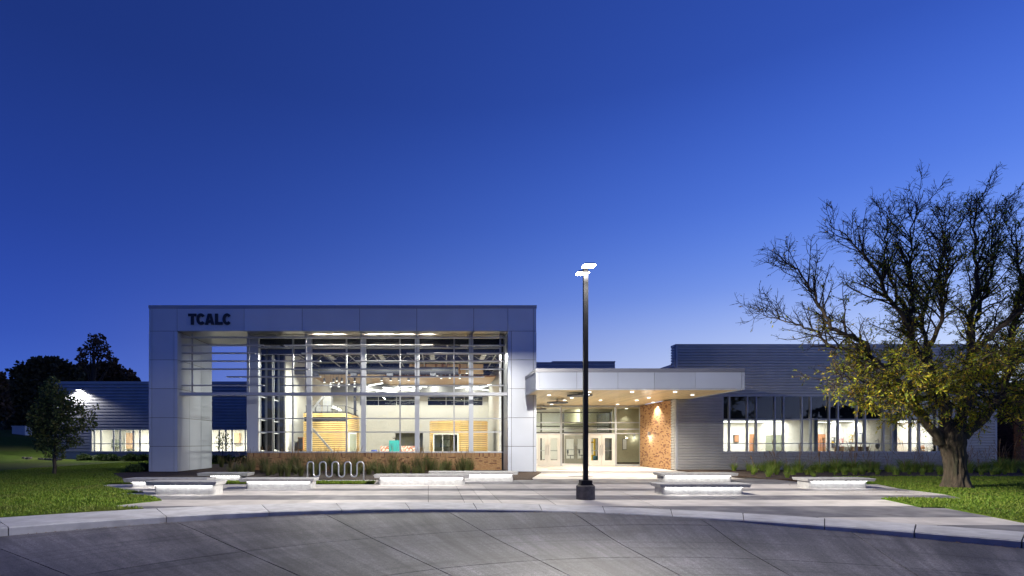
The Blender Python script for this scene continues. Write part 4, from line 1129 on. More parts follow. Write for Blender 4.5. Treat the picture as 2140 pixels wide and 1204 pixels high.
f = thing('pouffe', 'deep teal pouffe standing in front of the yellow post', 'pouffe', (X(1245, 44), 44, 0))
mb = MB(); mb.tube([(X(1245, 44), 44, 0.01), (X(1245, 44), 44, .1), (X(1245, 44), 44, .42), (X(1245, 44), 44, .5)], [.16, .2, .2, .14], 16); part('cushion', mb, M['deep_teal'], f, smooth=True)
f = thing('book_stand', 'low stand of stacked magazines seen through the rightmost cream door', 'stand', (X(1269, 45), 45, 0))
cols = [M['rust_fabric'], M['chair'], M['cabinet'], M['deep_teal'], M['white_gloss'], M['ply_edge']]
for k in range(7): bxp('magazine_pile', cols[k % 6], f, X(1264 + (k % 2), 45), X(1272 - (k % 3) * .6, 45), 44.8, 45.2, .03 + k * .1, .12 + k * .1)
bxp('side_panel', M['chair'], f, X(1263, 45), X(1264, 45) - .02, 44.8, 45.2, 0, .8); bxp('side_panel', M['chair'], f, X(1272.4, 45), X(1273.4, 45), 44.8, 45.2, 0, .8)
# tan brick side wall of the entrance
bw = thing('brick_wall', 'tan brick side wall with dark flecks between entrance glass and metal wing', 'wall', (BX, 34, 0))
bricks(bw, 'wall_core', M['brick'], M['mortar'], 'y', BX, 31.76, EY - .06, .01, CZ0 + .015, -1, .3, seed=9, dark=.2)

# ------------------------------------------------------------------ classroom wing (right)
wing = thing('classroom_wing', 'long corrugated silver metal wing with a lit band of classroom windows', 'building', (22, WY, 0))
WX1, WZ = X(2081, WY), Z(719.5, WY)
wx0, wx1, wz0, wz1 = X(1509, WY), X(1968, WY), Z(945.5, WY), Z(827, WY)
mb = MB()
siding(mb, 'x', WY, WX0 + .1, wx0, .05, WZ - .08, -1, .155, .06); siding(mb, 'x', WY, wx0, wx1, wz1, WZ - .08, -1, .155, .06)
siding(mb, 'x', WY, wx0, wx1, .05, wz0, -1, .155, .06); siding(mb, 'x', WY, wx1, WX1 - .1, .05, WZ - .08, -1, .155, .06)
siding(mb, 'y', WX0, WY + .02, WY + .52, .05, WZ - .08, -1, .155, .06); siding(mb, 'y', WX0, 31.76, 44.9, CZ1 + .01, 6.0, -1, .155, .06); siding(mb, 'y', WX1, WY + .02, WY + .52, .05, WZ - .08, 1, .155, .06); siding(mb, 'y', WX1, 31.76, 44.9, .05, 6.0, 1, .155, .06); siding(mb, 'x', 31.74, WX0 + .1, WX1 - .1, 5.9, WZ - .08, 1, .155, .06)
part('cladding', mb, M['siding'], wing)
bxp('corner_trim', M['alu'], wing, WX0 - .012, WX0 + .1, WY - .065, WY + .02, .05, WZ - .08); bxp('corner_trim', M['alu'], wing, WX1 - .1, WX1 + .012, WY - .065, WY + .02, .05, WZ - .08)
bxp('coping', M['coping'], wing, WX0 - .03, WX1 + .03, WY - .07, WY + .6, WZ - .08, WZ); bxp('roof_edge', M['coping'], wing, WX0 - .02, WX1 + .02, 31.85, 45, 5.95, 6.08)
mb = MB()
mb.box(WX0 + .05, wx0 - .005, WY + .03, WY + .3, .0, WZ - .09); mb.box(wx1 + .005, WX1 - .05, WY + .03, WY + .3, 0, WZ - .09)
mb.box(wx0 - .005, wx1 + .005, WY + .03, WY + .3, 0, wz0 - .03); mb.box(wx0 - .005, wx1 + .005, WY + .03, WY + .3, wz1 + .03, WZ - .09)
part('wall_core', mb, M['white_wall'], wing)
bxp('roof', M['deck'], wing, WX0 + .05, WX1 - .05, WY + .56, 44.9, 5.75, 5.94)
bxp('back_wall', M['white_wall'], wing, 15.06, WX1 - .1, 37.25, 37.45, 0, 5.7)
bxp('classroom_floor', M['floor'], wing, 15.1, WX1 - .1, WY + .3, 37.25, -.1, .02)
CE = 2.98
bxp('ceiling', M['white_wall'], wing, 15.1, WX1 - .1, WY + 1.2, 37.24, CE, CE + .1)
bxp('ceiling_edge', M['deck'], wing, wx0 - .4, wx1 + .4, WY + 1.0, WY + 1.19, CE - .06, wz1 + .4)  # black board stands in for the unlit plenum behind the upper panes
mb = MB(); mb.box(wx0 - .4, wx1 + .4, WY + .31, WY + 1.0, wz1 + .05, wz1 + .12); part('blind_box', mb, M['deck'], wing)  # black lid closing that added backing at the top
for xx in (X(1693.5, 32), X(1857, 32)): bxp('partition', M['white_wall'], wing, xx - .11, xx + .11, WY + .32, 37.24, .02, CE - .005)
bxp('partition', M['white_wall'], wing, 15.06, 15.2, WY + .31, 37.24, .02, CE - .005); bxp('partition', M['white_wall'], wing, 30.6, 30.8, WY + .31, 37.24, .02, CE - .005)
bxp('brick_dado', M['terracotta'], wing, X(1857, 32) + .2, 30.5, 37.0, 37.2, .02, Z(911, 37))
mull = [1524, 1561.6, 1580, 1619, 1637, 1675.6, 1694, 1732.6, 1751, 1790, 1807.3, 1846, 1864, 1902.4, 1920.6, 1958]
win = MB(); win.box(wx0, wx1, WY - .055, WY + .14, wz0, wz0 + .06); win.box(wx0, wx1, WY - .055, WY + .14, wz1 - .05, wz1); win.box(wx0, wx0 + .06, WY - .05, WY + .14, wz0 + .06, wz1 - .05); win.box(wx1 - .06, wx1, WY - .05, WY + .14, wz0 + .06, wz1 - .05)
wnd = part('window', win, M['alu'], wing)
tz = [wz0 + .06, Z(927, WY), Z(876.5, WY), wz1 - .05]
for c in mull: bxp('mullion', M['alu'], wnd, X(c, WY) - .035, X(c, WY) + .035, WY - .045, WY + .12, tz[0], tz[3])
ed = [wx0 + .06] + [X(c, WY) for c in mull] + [wx1 - .06]
for i in range(len(ed) - 1):
    a, b_ = ed[i] + (.035 if i else 0), ed[i + 1] - (.035 if i < len(ed) - 2 else 0)
    bxp('transom', M['alu'], wnd, a, b_, WY - .03, WY + .1, tz[1] - .022, tz[1] + .022); bxp('transom', M['alu'], wnd, a, b_, WY - .03, WY + .1, tz[2] - .03, tz[2] + .03)
    for z0, z1 in ((tz[0], tz[1] - .022), (tz[1] + .022, tz[2] - .03), (tz[2] + .03, tz[3])): bxp('pane', M['glass'], wnd, a, b_, WY + .03, WY + .042, z0, z1)
# classroom lights
for i, (a, b_, yy) in enumerate(((1490, 1640, 34.4), (1735, 1830, 34.4), (1872, 1940, 34.2))):
    for k, yo in enumerate((0, 1.8)):
        x0, x1 = X(a, yy) + .2, X(b_, yy)
        t_ = thing('strip_light', 'bright strip light on the ceiling of the %s classroom, %s row' % (('left', 'middle', 'right')[i], ('front', 'rear')[k]), 'strip light', ((x0 + x1) / 2, yy + yo, CE - .1), 'classroom strip lights')
        bxp('housing', M['white_gloss'], t_, x0, x1, yy + yo - .1, yy + yo + .1, CE - .06, CE - .004); bxp('diffuser', M['tube_light'], t_, x0 + .02, x1 - .02, yy + yo - .09, yy + yo + .09, CE - .1, CE - .062)
        lamp('classroom_lamp', 'AREA', ((x0 + x1) / 2, yy + yo, CE - .12), 130 if i < 2 else 100, (1, .965, .89), t_, shape='RECTANGLE', size=x1 - x0, size_y=.16)
lamp('classroom_lamp', 'AREA', (X(1590, 36), 35.6, CE - .02), 40, NEUT, wing, shape='RECTANGLE', size=2, size_y=1)
# classroom things
BY = 37.16
def wall_item(nm, lab, cat, px0, px1, py0, py1, mt, yy=BY, dep=.06, frame=None):
    t_ = thing(nm, lab, cat, (X((px0 + px1) / 2, yy), yy, Z((py0 + py1) / 2, yy)))
    if frame:
        bxp('frame', M[frame], t_, X(px0, yy) - .04, X(px1, yy) + .04, yy, yy + dep, Z(py1, yy) - .04, Z(py0, yy) + .04)
    bxp('face', M[mt], t_, X(px0, yy), X(px1, yy), yy - .02, yy - .002 if frame else yy + dep, Z(py1, yy), Z(py0, yy)); return t_
for a, b_, lab in ((1564.5, 1578, 'reddish wood door standing open in the left classroom'), (1706.5, 1724, 'reddish wood door beside glazed panels in the middle classroom')):
    t_ = thing('classroom_door', lab, 'door', (X(a, BY), BY, 0))
    bxp('leaf', M['door_wood'], t_, X(a, BY), X(b_, BY), BY - .06, BY, .03, Z(907.5, BY)); bxp('frame', M['white_gloss'], t_, X(a, BY) - .08, X(a, BY) - .006, BY - .08, BY + .05, .02, Z(906, BY)); bxp('vision_panel', M['glass'], t_, X(b_, BY) - .2, X(b_, BY) - .08, BY - .075, BY - .062, 1.0, 1.9)
wall_item('cupboard', 'dark wood cupboard on the wall near the left end of the left classroom', 'cupboard', 1535, 1543, 910, 923.5, 'door_wood', dep=.2, frame='chair')
def side_item(nm, lab, cat, xw, px0, px1, py0, py1, mt, frame=None):
    """hangs on the face of a cross wall at x = xw, seen from its left"""
    ya, yb = sorted((xw * F / (px0 - CX), xw * F / (px1 - CX))); ym = (ya + yb) / 2
    t_ = thing(nm, lab, cat, (xw, ym, Z((py0 + py1) / 2, ym)))
    if frame: bxp('frame', M[frame], t_, xw - .04, xw - .002, ya - .04, yb + .04, Z(py1, ym) - .04, Z(py0, ym) + .04)
    bxp('face', M[mt], t_, xw - .055, xw - (.042 if frame else .004), ya, yb, Z(py1, ym), Z(py0, ym)); return t_
XA, XB = X(1693.5, 32) - .112, X(1857, 32) - .112
side_item('notice_board', 'large grey-green notice board in the left classroom', 'notice board', XA, 1602, 1634.5, 911, 942, 'board', 'alu_dark')
wall_item('window_panel', 'narrow grey glazed panel left of the middle classroom door', 'panel', 1697.5, 1704.5, 908, 942, 'board', frame='white_gloss')
t_ = side_item('banner', 'hanging black and yellow pennant with a white roundel', 'banner', XB, 1739.5, 1745.5, 914, 936, 'chair')
yb_ = XB * F / (1742.5 - CX)
mb = MB(); c = Vector((XB, yb_, Z(918, yb_))); mb.tube([c + Vector((-.075, 0, 0)), c + Vector((-.056, 0, 0))], .085, 16); part('roundel', mb, M['white_gloss'], t_)
bxp('stripe', M['yellow'], t_, XB - .07, XB - .0555, yb_ - .1, yb_ + .1, Z(927, yb_), Z(923, yb_))
side_item('poster', 'red and white poster on the middle classroom wall', 'poster', XB, 1756, 1762.5, 913, 932, 'poster_r')
side_item('poster', 'upper of two small yellow posters in the middle classroom', 'poster', XB, 1775.5, 1783.5, 908, 914.5, 'poster_y')
side_item('poster', 'lower of two small yellow posters in the middle classroom', 'poster', XB, 1775.5, 1783.5, 917.5, 924, 'poster_y')
side_item('whiteboard', 'white board with a blue edge in the middle classroom', 'whiteboard', XB, 1792, 1803, 907, 925, 'white_gloss', 'blue_fabric')
def counter(a, b_, top, yy, lab):
    t_ = thing('beech_counter', lab, 'counter', (X((a + b_) / 2, yy), yy, 0))
    x0, x1, h = X(a, yy), X(b_, yy), Z(top, yy)
    bxp('carcass', M['cabinet'], t_, x0 + .02, x1 - .02, yy, yy + .5, .1, h - .04); bxp('worktop', M['ply_edge'], t_, x0, x1, yy - .03, yy + .52, h - .04, h); bxp('plinth', M['chair'], t_, x0 + .05, x1 - .05, yy + .04, yy + .48, .02, .1)
counter(1755, 1772, 933.5, 34.2, 'beech cupboard under the red poster in the middle classroom'); counter(1791.5, 1816, 933.5, 32.8, 'beech cupboard under the whiteboard in the middle classroom')
f = thing('printer', 'white printer standing between the two beech cupboards', 'printer', (X(1780, 33.6), 33.6, 0))
bxp('body', M['white_gloss'], f, X(1774, 33.6), X(1786, 33.6), 33.5, 34.0, .5, Z(934, 33.6)); bxp('stand', M['white_gloss'], f, X(1775, 33.6), X(1785, 33.6), 33.55, 33.95, .02, .498); bxp('tray', M['chair'], f, X(1781, 33.6), X(1786, 33.6), 33.42, 33.495, .75, 1.1)
f = thing('anatomy_model', 'grey rounded model on a slim white stand in the middle classroom', 'model', (X(1834, 32.1), 32.1, 0))
c = P(1834, 932, 32.1); mb = MB(); mb.tube([c + Vector((0, 0, -.18)), c + Vector((0, 0, -.1)), c, c + Vector((0, 0, .1)), c + Vector((0, 0, .15))], [.03, .09, .13, .1, .03], 14); part('body', mb, M['duct_grey'], f, smooth=True)
mb = MB(); mb.cyl(c.x + .06, 32.1, .02, Z(919, 32.1), .018, 8); mb.bar((c.x + .06, 32.1, Z(919, 32.1)), (c.x - .15, 32.1, Z(921, 32.1)), .03); mb.cyl(c.x, 32.1, .02, .05, .2, 14); part('stand', mb, M['chrome'], f)
f = thing('classroom_desk', 'white desk with papers by the window of the right classroom', 'desk', (X(1935, 34), 34, 0))
h = Z(939, 34); bxp('top', M['white_gloss'], f, X(1916, 34), X(1962, 34), 33.7, 34.4, h - .04, h)
for a in (1918, 1960):
    for yy in (33.75, 34.35): bxp('leg', M['chrome'], f, X(a, 34) - .025, X(a, 34) + .025, yy - .025, yy + .025, .02, h - .041)
f = thing('desk_chair', 'brown high-backed chair behind the white desk in the right classroom', 'chair', (X(1932, 35), 35, 0))
x = X(1932, 35); c = P(1932, 934, 35)
mb = MB(); mb.tube([(x, 35, .62), (x, 35, .8), (x, 35, c.z), (x, 35, c.z + .12)], [.2, .26, .24, .12], 12); part('backrest', mb, M['ply_edge'], f, smooth=True)
bxp('seat', M['chair'], f, x - .25, x + .25, 34.75, 35.2, .45, .52); mb = MB(); mb.cyl(x, 35, .02, .45, .04, 8); mb.cyl(x, 35, .02, .06, .26, 12); part('base', mb, M['chair'], f)
wall_item('bookshelf', 'white wall shelves over the desk in the right classroom', 'shelf', 1937, 1955, 914, 933, 'white_gloss', yy=36.9, dep=.08, frame='chair')

# dark brick block at the far right
bb = thing('brick_block', 'dark brown brick block past the right end of the metal wing', 'building', (36, 36, 0))
bricks(bb, 'wall_core', M['brick_red'], M['mortar_dark'], 'x', 35.2, WX1 + .12, 37.2, -.1, 5.2, -1, .3, seed=21, dark=.25, bl=.24, bh=.08)
bricks(bb, 'pier_core', M['brick_red'], M['mortar_dark'], 'x', 32.0, X(2134, 32.0), X(2134, 32) + 3, -.1, 4.6, -1, .3, seed=22, dark=.12)
bricks(bb, 'pier_core', M['brick_red'], M['mortar_dark'], 'y', X(2134, 32.0), 32.05, 35.1, -.1, 4.6, -1, .3, seed=23, dark=.12)
bxp('roof', M['coping'], bb, WX1 + .1, 46, 35.0, 44, 5.2, 5.35); bxp('pier_cap', M['coping'], bb, X(2134, 32) - .05, X(2134, 32) + 3.05, 31.9, 35.1, 4.6, 4.72)

# rooftop block far behind
rb = thing('rooftop_block', 'dark blue rooftop plant block behind the canopy', 'building', (X(1200, 60), 60, 0))
mb = MB(); siding(mb, 'x', 60, X(1090, 60), X(1285, 60), 0, Z(757, 60), -1, .3, .05); part('cladding', mb, M['siding_dark'], rb)
bxp('core', M['siding_dark'], rb, X(1090, 60), X(1285, 60), 60.05, 70, 0, Z(757, 60) - .02); bxp('coping', M['coping'], rb, X(1154, 60), X(1285.5, 60), 59.9, 70.1, Z(757, 60), Z(755, 60))

# ------------------------------------------------------------------ left wing
LY = 47.0
lw = thing('left_wing', 'low charcoal corrugated wing with a lit strip of windows behind the lawn', 'building', (-22, LY, 0))
LX0, LX1, LZ = X(112, LY), HX0 - .06, Z(797.5, LY)
lx0, lz0, lz1 = X(189, LY), Z(943, LY), Z(897, LY)
mb = MB()
siding(mb, 'x', LY, LX0, lx0, lz0 - .1, LZ - .12, -1, .26, .08); siding(mb, 'x', LY, lx0, LX1, lz1, LZ - .12, -1, .26, .08); siding(mb, 'y', LX0, LY, 60, 0, LZ - .12, -1, .26, .08)
part('cladding', mb, M['siding_dark'], lw)
mb = MB(); siding(mb, 'x', LY + .05, LX0, LX1, 0, lz0 - .1, -1, .1, .02); part('base_cladding', mb, M['siding_dark'], lw)
bxp('coping', M['coping'], lw, LX0 - .1, LX1, LY - .1, 60, LZ - .12, LZ)
bxp('wall_core', M['duct'], lw, LX0 + .02, lx0 - .01, LY + .08, LY + .3, 0, LZ - .13); bxp('wall_core', M['duct'], lw, lx0 - .01, LX1, LY + .08, LY + .3, lz1 + .02, LZ - .13); bxp('wall_core', M['duct'], lw, lx0 - .01, LX1, LY + .08, LY + .3, 0, lz0 - .06)
bxp('back_wall', M['white_wall'], lw, LX0 + .3, LX1, 51.5, 51.7, 0, 3.2); bxp('ceiling', M['white_wall'], lw, LX0 + .3, LX1, LY + .31, 51.5, 3.0, 3.1); bxp('floor', M['white_wall'], lw, LX0 + .3, LX1, LY + .31, 51.5, -.1, .03); bxp('end_wall', M['white_wall'], lw, lx0 - .8, lx0 - .6, LY + .31, 51.49, .03, 3)
bxp('roof', M['deck'], lw, LX0 + .05, LX1, LY + .3, 60, LZ - .35, LZ - .14)
win = MB(); win.box(lx0, LX1, LY - .05, LY + .12, lz0 - .09, lz0); win.box(lx0, LX1, LY - .05, LY + .12, lz1 - .07, lz1); win.box(lx0, lx0 + .1, LY - .05, LY + .12, lz0, lz1 - .07)
wnd = part('window', win, M['alu'], lw)
xx = X(197, LY); es = [lx0 + .1]; wide_ = False
mp = [197, 211, 237.5, 251.2, 278.6, 292.4, 319.5, 333, 360, 373.5, 401, 414.5, 441.7, 458, 472, 485, 512.6]
tzl = Z(927.5, LY)
es = [lx0 + .1] + [X(c, LY) for c in mp] + [LX1]
for c in mp: bxp('mullion', M['alu'], wnd, X(c, LY) - .045, X(c, LY) + .045, LY - .04, LY + .1, lz0, lz1 - .07)
for i in range(len(es) - 1):
    a, b_ = es[i] + (.045 if i else 0), es[i + 1] - .045
    bxp('transom', M['alu'], wnd, a, b_, LY - .03, LY + .09, tzl - .035, tzl + .035)
    for z0, z1 in ((lz0, tzl - .035), (tzl + .035, lz1 - .07)): bxp('pane', M['glass'], wnd, a, b_, LY + .03, LY + .042, z0, z1)
for k, x in enumerate((-27.6, -23.4, -19.2, -15, -12)):
    t_ = thing('strip_light', 'ceiling strip light inside the left wing, number %s from its outer end' % ('one', 'two', 'three', 'four', 'five')[k], 'strip light', (x, 49, 2.95), 'left wing strip lights')
    bxp('housing', M['white_gloss'], t_, x - .7, x + .7, 48.9, 49.1, 2.94, 2.995)
    lamp('left_wing_lamp', 'AREA', (x, 49, 2.93), 300, NEUT, t_, shape='RECTANGLE', size=1.3, size_y=.18)
for a, b_, t0, t1, mt, lab, nm in ((232, 246, 918, 935, 'board', 'grey framed board in the left wing window', 'wall_board'), (263, 276, 905, 938, 'cabinet', 'pale cabinet seen in the left wing window near the portal pier', 'cabinet'), (489, 500, 905, 926, 'cabinet', 'pale cabinet in the left wing window seen through the portal', 'cabinet')):
    t_ = thing(nm, lab, nm.replace('_', ' '), (X((a + b_) / 2, 51), 51, 0)); bxp('case', M[mt], t_, X(a, 51), X(b_, 51), 51, 51.4, Z(t1, 51), Z(t0, 51)); bxp('edge', M['white_gloss'], t_, X(a, 51) - .08, X(a, 51) - .005, 50.98, 51.4, Z(t1, 51) if nm == 'wall_board' else .04, Z(t0, 51))
def wall_pack(x, y, z, nx, ny, lab, watts):
    s = thing('wall_pack', lab, 'wall light', (x, y, z)); o_ = Vector((nx, ny, 0)); t_ = Vector((-ny, nx, 0)); c = Vector((x, y, z))
    q = [c - t_ * .2, c + t_ * .2, c + t_ * .18 + o_ * .3, c - t_ * .18 + o_ * .3]
    if (q[1] - q[0]).cross(q[2] - q[1]).z < 0: q = q[::-1]
    mb = MB(); mb.hexa([p + Vector((0, 0, -.05)) for p in q], [p + Vector((0, 0, .1)) for p in q]); part('housing', mb, M['coping'], s)
    q2 = [c + o_ * .17 + (p - c - o_ * .17) * .8 for p in q]
    mb = MB(); mb.hexa([p + Vector((0, 0, -.075)) for p in q2], [p + Vector((0, 0, -.052)) for p in q2]); part('lens', mb, M['pack_lens'], s)
    lamp('wall_pack_lamp', 'SPOT', c + o_ * .3 + Vector((0, 0, -.09)), watts, NEUT, s, spot_size=math.radians(150), spot_blend=.35, shadow_soft_size=.08)
wall_pack(X(168, LY), LY - .06, Z(815, LY), 0, -1, 'bright wall light high on the charcoal corrugated wing', 2600)
wall_pack(LX0 - .06, 50, Z(845, 50), -1, 0, 'wall light on the end wall of the charcoal wing behind the young tree', 1500)

# ------------------------------------------------------------------ pole light
pole = thing('pole_light', 'black square pole light with two lit heads on a round concrete footing', 'street light', (4.04, 15.4, 0))
PXX, PY = 4.04, 15.4
ft = MB(); N = 32
ft.tube([(PXX, PY, -.3), (PXX, PY, .37), (PXX, PY, .40), (PXX, PY, .405)], [.256, .256, .235, .01], N); part('footing', ft, M['footing'], pole)
mb = MB(); mb.box(PXX - .17, PXX + .17, PY - .17, PY + .17, .405, .43); mb.box(PXX - .15, PXX + .15, PY - .15, PY + .15, .43, .535); part('base_cover', mb, M['black_metal'], pole)
mb = MB(); mb.box(PXX - .062, PXX + .062, PY - .062, PY + .062, .5, 6.52); part('shaft', mb, M['black_metal'], pole)
bxp('hand_hole_cover', M['black_metal'], pole, PXX - .04, PXX + .04, PY - .072, PY - .0625, .95, 1.15)
for sg in (-1, 1):
    mb = MB(); mb.box(PXX - .035, PXX + .035, *sorted((PY + sg * .062, PY + sg * .2)), 6.44, 6.50)
    hd = MB(); ya, yb = sorted((PY + sg * .2, PY + sg * .47))
    hd.hexa([(PXX - .17, ya, 6.43), (PXX + .17, ya, 6.43), (PXX + .17, yb, 6.43), (PXX - .17, yb, 6.43)], [(PXX - .13, ya + .02, 6.475), (PXX + .13, ya + .02, 6.475), (PXX + .13, yb - .02, 6.475), (PXX - .13, yb - .02, 6.475)])
    part('arm', mb, M['black_metal'], pole); h_ = part('lamp_head', hd, M['black_metal'], pole)
    bxp('lens', M['head_lens'], h_, PXX - .163, PXX + .163, ya + .02, yb - .012, 6.405, 6.428)
    lo = lamp('pole_lamp', 'POINT', (PXX, (ya + yb) / 2, 6.39), 15000 if sg > 0 else 9800, NEUT, pole, shadow_soft_size=.06)
    # street-light optics: weak straight down, strongest about 75 degrees out, nothing above the horizontal
    lo.data.use_nodes = True; ln, ll = lo.data.node_tree.nodes, lo.data.node_tree.links
    tcn = ln.new('ShaderNodeTexCoord'); sx = ln.new('ShaderNodeSeparateXYZ'); ll.new(tcn.outputs['Normal'], sx.inputs[0])
    ab = ln.new('ShaderNodeMath'); ab.operation = 'MULTIPLY'; ab.inputs[1].default_value = -1.0; ll.new(sx.outputs['Z'], ab.inputs[0])
    rr = ln.new('ShaderNodeValToRGB'); els = rr.color_ramp.elements
    stops = [(0.0, 0.0), (.08, .25), (.2, .39), (.32, .82), (.5, 1.0), (.8, .22), (1.0, .08)]
    while len(els) < len(stops): els.new(.5)
    for el, (p_, v_) in zip(els, stops): el.position = p_; el.color = (v_, v_, v_, 1)
    ll.new(ab.outputs[0], rr.inputs[0])
    # each head throws forward, away from its pole
    fy = ln.new('ShaderNodeMapRange'); fy.inputs['From Min'].default_value = -.6; fy.inputs['From Max'].default_value = -.02; fy.inputs['To Min'].default_value = .02; fy.inputs['To Max'].default_value = 1.0
    sg_ = ln.new('ShaderNodeMath'); sg_.operation = 'MULTIPLY'; sg_.inputs[1].default_value = float(sg); ll.new(sx.outputs['Y'], sg_.inputs[0]); ll.new(sg_.outputs[0], fy.inputs['Value'])
    mm = ln.new('ShaderNodeMath'); mm.operation = 'MULTIPLY'; ll.new(rr.outputs[0], mm.inputs[0]); ll.new(fy.outputs[0], mm.inputs[1]); ll.new(mm.outputs[0], ln['Emission'].inputs['Strength'])

# ------------------------------------------------------------------ benches
def bench(a, b_, pa, pb, yfoot, top_px, bot_px, lab, dep=.85):
    yp = EYE * F / (yfoot - CY); ys = yp - .1
    x0, x1, p0, p1 = X(a, ys), X(b_, ys), X(pa, yp), X(pb, yp)
    zt_, zb_ = Z(top_px, ys), Z(bot_px, ys)
    zt_ = max(zt_, zb_ + .09)
    t_ = thing('stone_bench', lab, 'bench', ((x0 + x1) / 2, yp + dep / 2, 0), 'concrete benches lit from below')
    s = MB(); e = .025; yb_ = ys + dep
    s.hexa([(x0 + e * 1.5, ys + e * .7, zb_), (x1 - e * 1.5, ys + e * .7, zb_), (x1 - e * 1.5, yb_ - e, zb_), (x0 + e * 1.5, yb_ - e, zb_)], [(x0, ys, zt_ - .012), (x1, ys, zt_ - .012), (x1, yb_, zt_ - .012), (x0, yb_, zt_ - .012)])
    s.hexa([(x0, ys, zt_ - .012), (x1, ys, zt_ - .012), (x1, yb_, zt_ - .012), (x0, yb_, zt_ - .012)], [(x0 + .012, ys + .012, zt_), (x1 - .012, ys + .012, zt_), (x1 - .012, yb_ - .012, zt_), (x0 + .012, yb_ - .012, zt_)])
    part('seat', s, M['bench'], t_)
    q = MB(); r = .07; y1 = yb_ - .14
    q.prism([(p0 + r, yp), (p1 - r, yp), (p1 - r * .3, yp + r * .3), (p1, yp + r), (p1, y1), (p0, y1), (p0, yp + r), (p0 + r * .3, yp + r * .3)], -.1, zb_ - .002)
    part('plinth', q, M['bench'], t_)
    bxp('led_strip', M['strip_led'], t_, p0 + .06, p1 - .06, ys + .025, ys + .075, zb_ - .0035, zb_ - .0005)
bench(256.5, 432, 273.5, 420, 1019.2, 1000.5, 1008, 'pale stone bench at the far left by the lawn, rearmost of the overlapping pair')
bench(302.7, 451.8, 322, 449, 1034.2, 1006.5, 1015, 'pale stone bench nearest the left lawn, front of the overlapping pair')
bench(411, 517.5, 437.8, 505, 1007.5, 988.8, 995, 'small pale stone bench close to the left portal pier')
bench(498.4, 656, 513.4, 652, 1022, 1000.5, 1007, 'long pale stone bench standing just before the bicycle rack')
bench(780.4, 981.6, 791, 971, 1013.5, 992.5, 999.2, 'longest pale stone bench, in the middle before the tall brown grasses')
bench(895.5, 1083.5, 905, 1073, 1006.3, 986.3, 992.3, 'long pale stone bench before the right portal pier')
bench(1381, 1543.6, 1385.7, 1529, 1007.5, 989, 995, 'rear of the two stone benches right of the pole light')
bench(1379.4, 1571, 1384.5, 1553.8, 1034.2, 1011.5, 1019, 'front of the two stone benches right of the pole light')
bench(1687.5, 1831, 1690, 1812.6, 1021, 1000, 1006, 'pale stone bench alone near the big tree')

# ------------------------------------------------------------------ bicycle rack
RY = 22.6
x0, x1 = X(642.5, RY), X(760.5, RY); zt_ = Z(963.5, RY) - .03; zl_ = Z(998, RY) + .03
n_ = 5; legs = [X(p, RY) for p in (642.5, 655, 668, 681.3, 694, 707.5, 720, 733.5, 746, 760)]
mb = MB(); pts = [(legs[0], RY, -.05), (legs[0], RY, zt_ - .15)]
for i in range(len(legs) - 1):
    a, b_ = legs[i], legs[i + 1]; r = (b_ - a) / 2; up = i % 2 == 0
    c = (a + b_) / 2; zc_ = zt_ - r if up else zl_ + r
    for k in range(11):
        t_ = math.pi * k / 10
        pts.append((c - r * math.cos(t_), RY, zc_ + (r if up else -r) * math.sin(t_)))
pts.append((legs[-1], RY, -.05))
mb.tube(pts, .03, 10)
rk = thing('bicycle_rack', 'wavy galvanised tube bicycle rack standing on a concrete pad', 'bicycle rack', ((x0 + x1) / 2, RY, 0))
part('wave_tube', mb, M['rack'], rk, smooth=True)
mb = MB()
for q in (legs[0], legs[-1]): mb.cyl(q, RY, .003, .015, .075, 16)
part('foot_plate', mb, M['rack'], rk)
# ================================================================== PLANTS
def np_tubes(branches, nsides):
    """branches: list of (pts [k,3], radii [k]) -> V, F quads"""
    Vs, Fs, off = [], [], 0
    ang = np.arange(nsides) * 2 * np.pi / nsides
    ca, sa = np.cos(ang), np.sin(ang)
    for pts, rad in branches:
        k = len(pts)
        d = np.gradient(pts, axis=0); d /= (np.linalg.norm(d, axis=1, keepdims=True) + 1e-9)
        ref = np.array([0.31, 0.2, .93]) if abs(d[0][2]) < .85 else np.array([1., .1, 0])
        u = np.cross(d, ref); u /= (np.linalg.norm(u, axis=1, keepdims=True) + 1e-9)
        w = np.cross(u, d)
        V = pts[:, None, :] + (u[:, None, :] * ca[None, :, None] + w[:, None, :] * sa[None, :, None]) * rad[:, None, None]
        Vs.append(V.reshape(-1, 3))
        i = np.arange(k - 1)[:, None] * nsides; j = np.arange(nsides)[None, :]; jn = (j + 1) % nsides
        Fq = np.stack([i + j, i + jn, i + jn + nsides, i + j + nsides], -1).reshape(-1, 4) + off
        Fs.append(Fq); off += k * nsides
    return np.concatenate(Vs), np.concatenate(Fs)
def wander(r, p, d, L, n, curl, up, outv=None):
    """a gnarly path"""
    pts = [p]; d = d / np.linalg.norm(d); s = L / n
    for _ in range(n):
        d = d + r.normal(0, curl, 3) + np.array([0, 0, up])
        d /= np.linalg.norm(d); pts.append(pts[-1] + d * s)
    return np.array(pts)
def leaf_quads(r, C, D, size, aspect, droop=.3):
    """diamond leaves at C, roughly along D"""
    N = len(C)
    d = D + r.normal(0, .6, (N, 3)); d[:, 2] -= droop; d /= np.linalg.norm(d, axis=1, keepdims=True)
    q = r.normal(0, 1, (N, 3)); w = np.cross(d, q); w /= np.linalg.norm(w, axis=1, keepdims=True) + 1e-9
    s = (size * (.6 + .8 * r.random(N)))[:, None]
    V = np.stack([C, C + d * s * .5 + w * s * aspect, C + d * s, C + d * s * .5 - w * s * aspect], 1)
    return V.reshape(-1, 3), np.arange(N * 4).reshape(-1, 4)
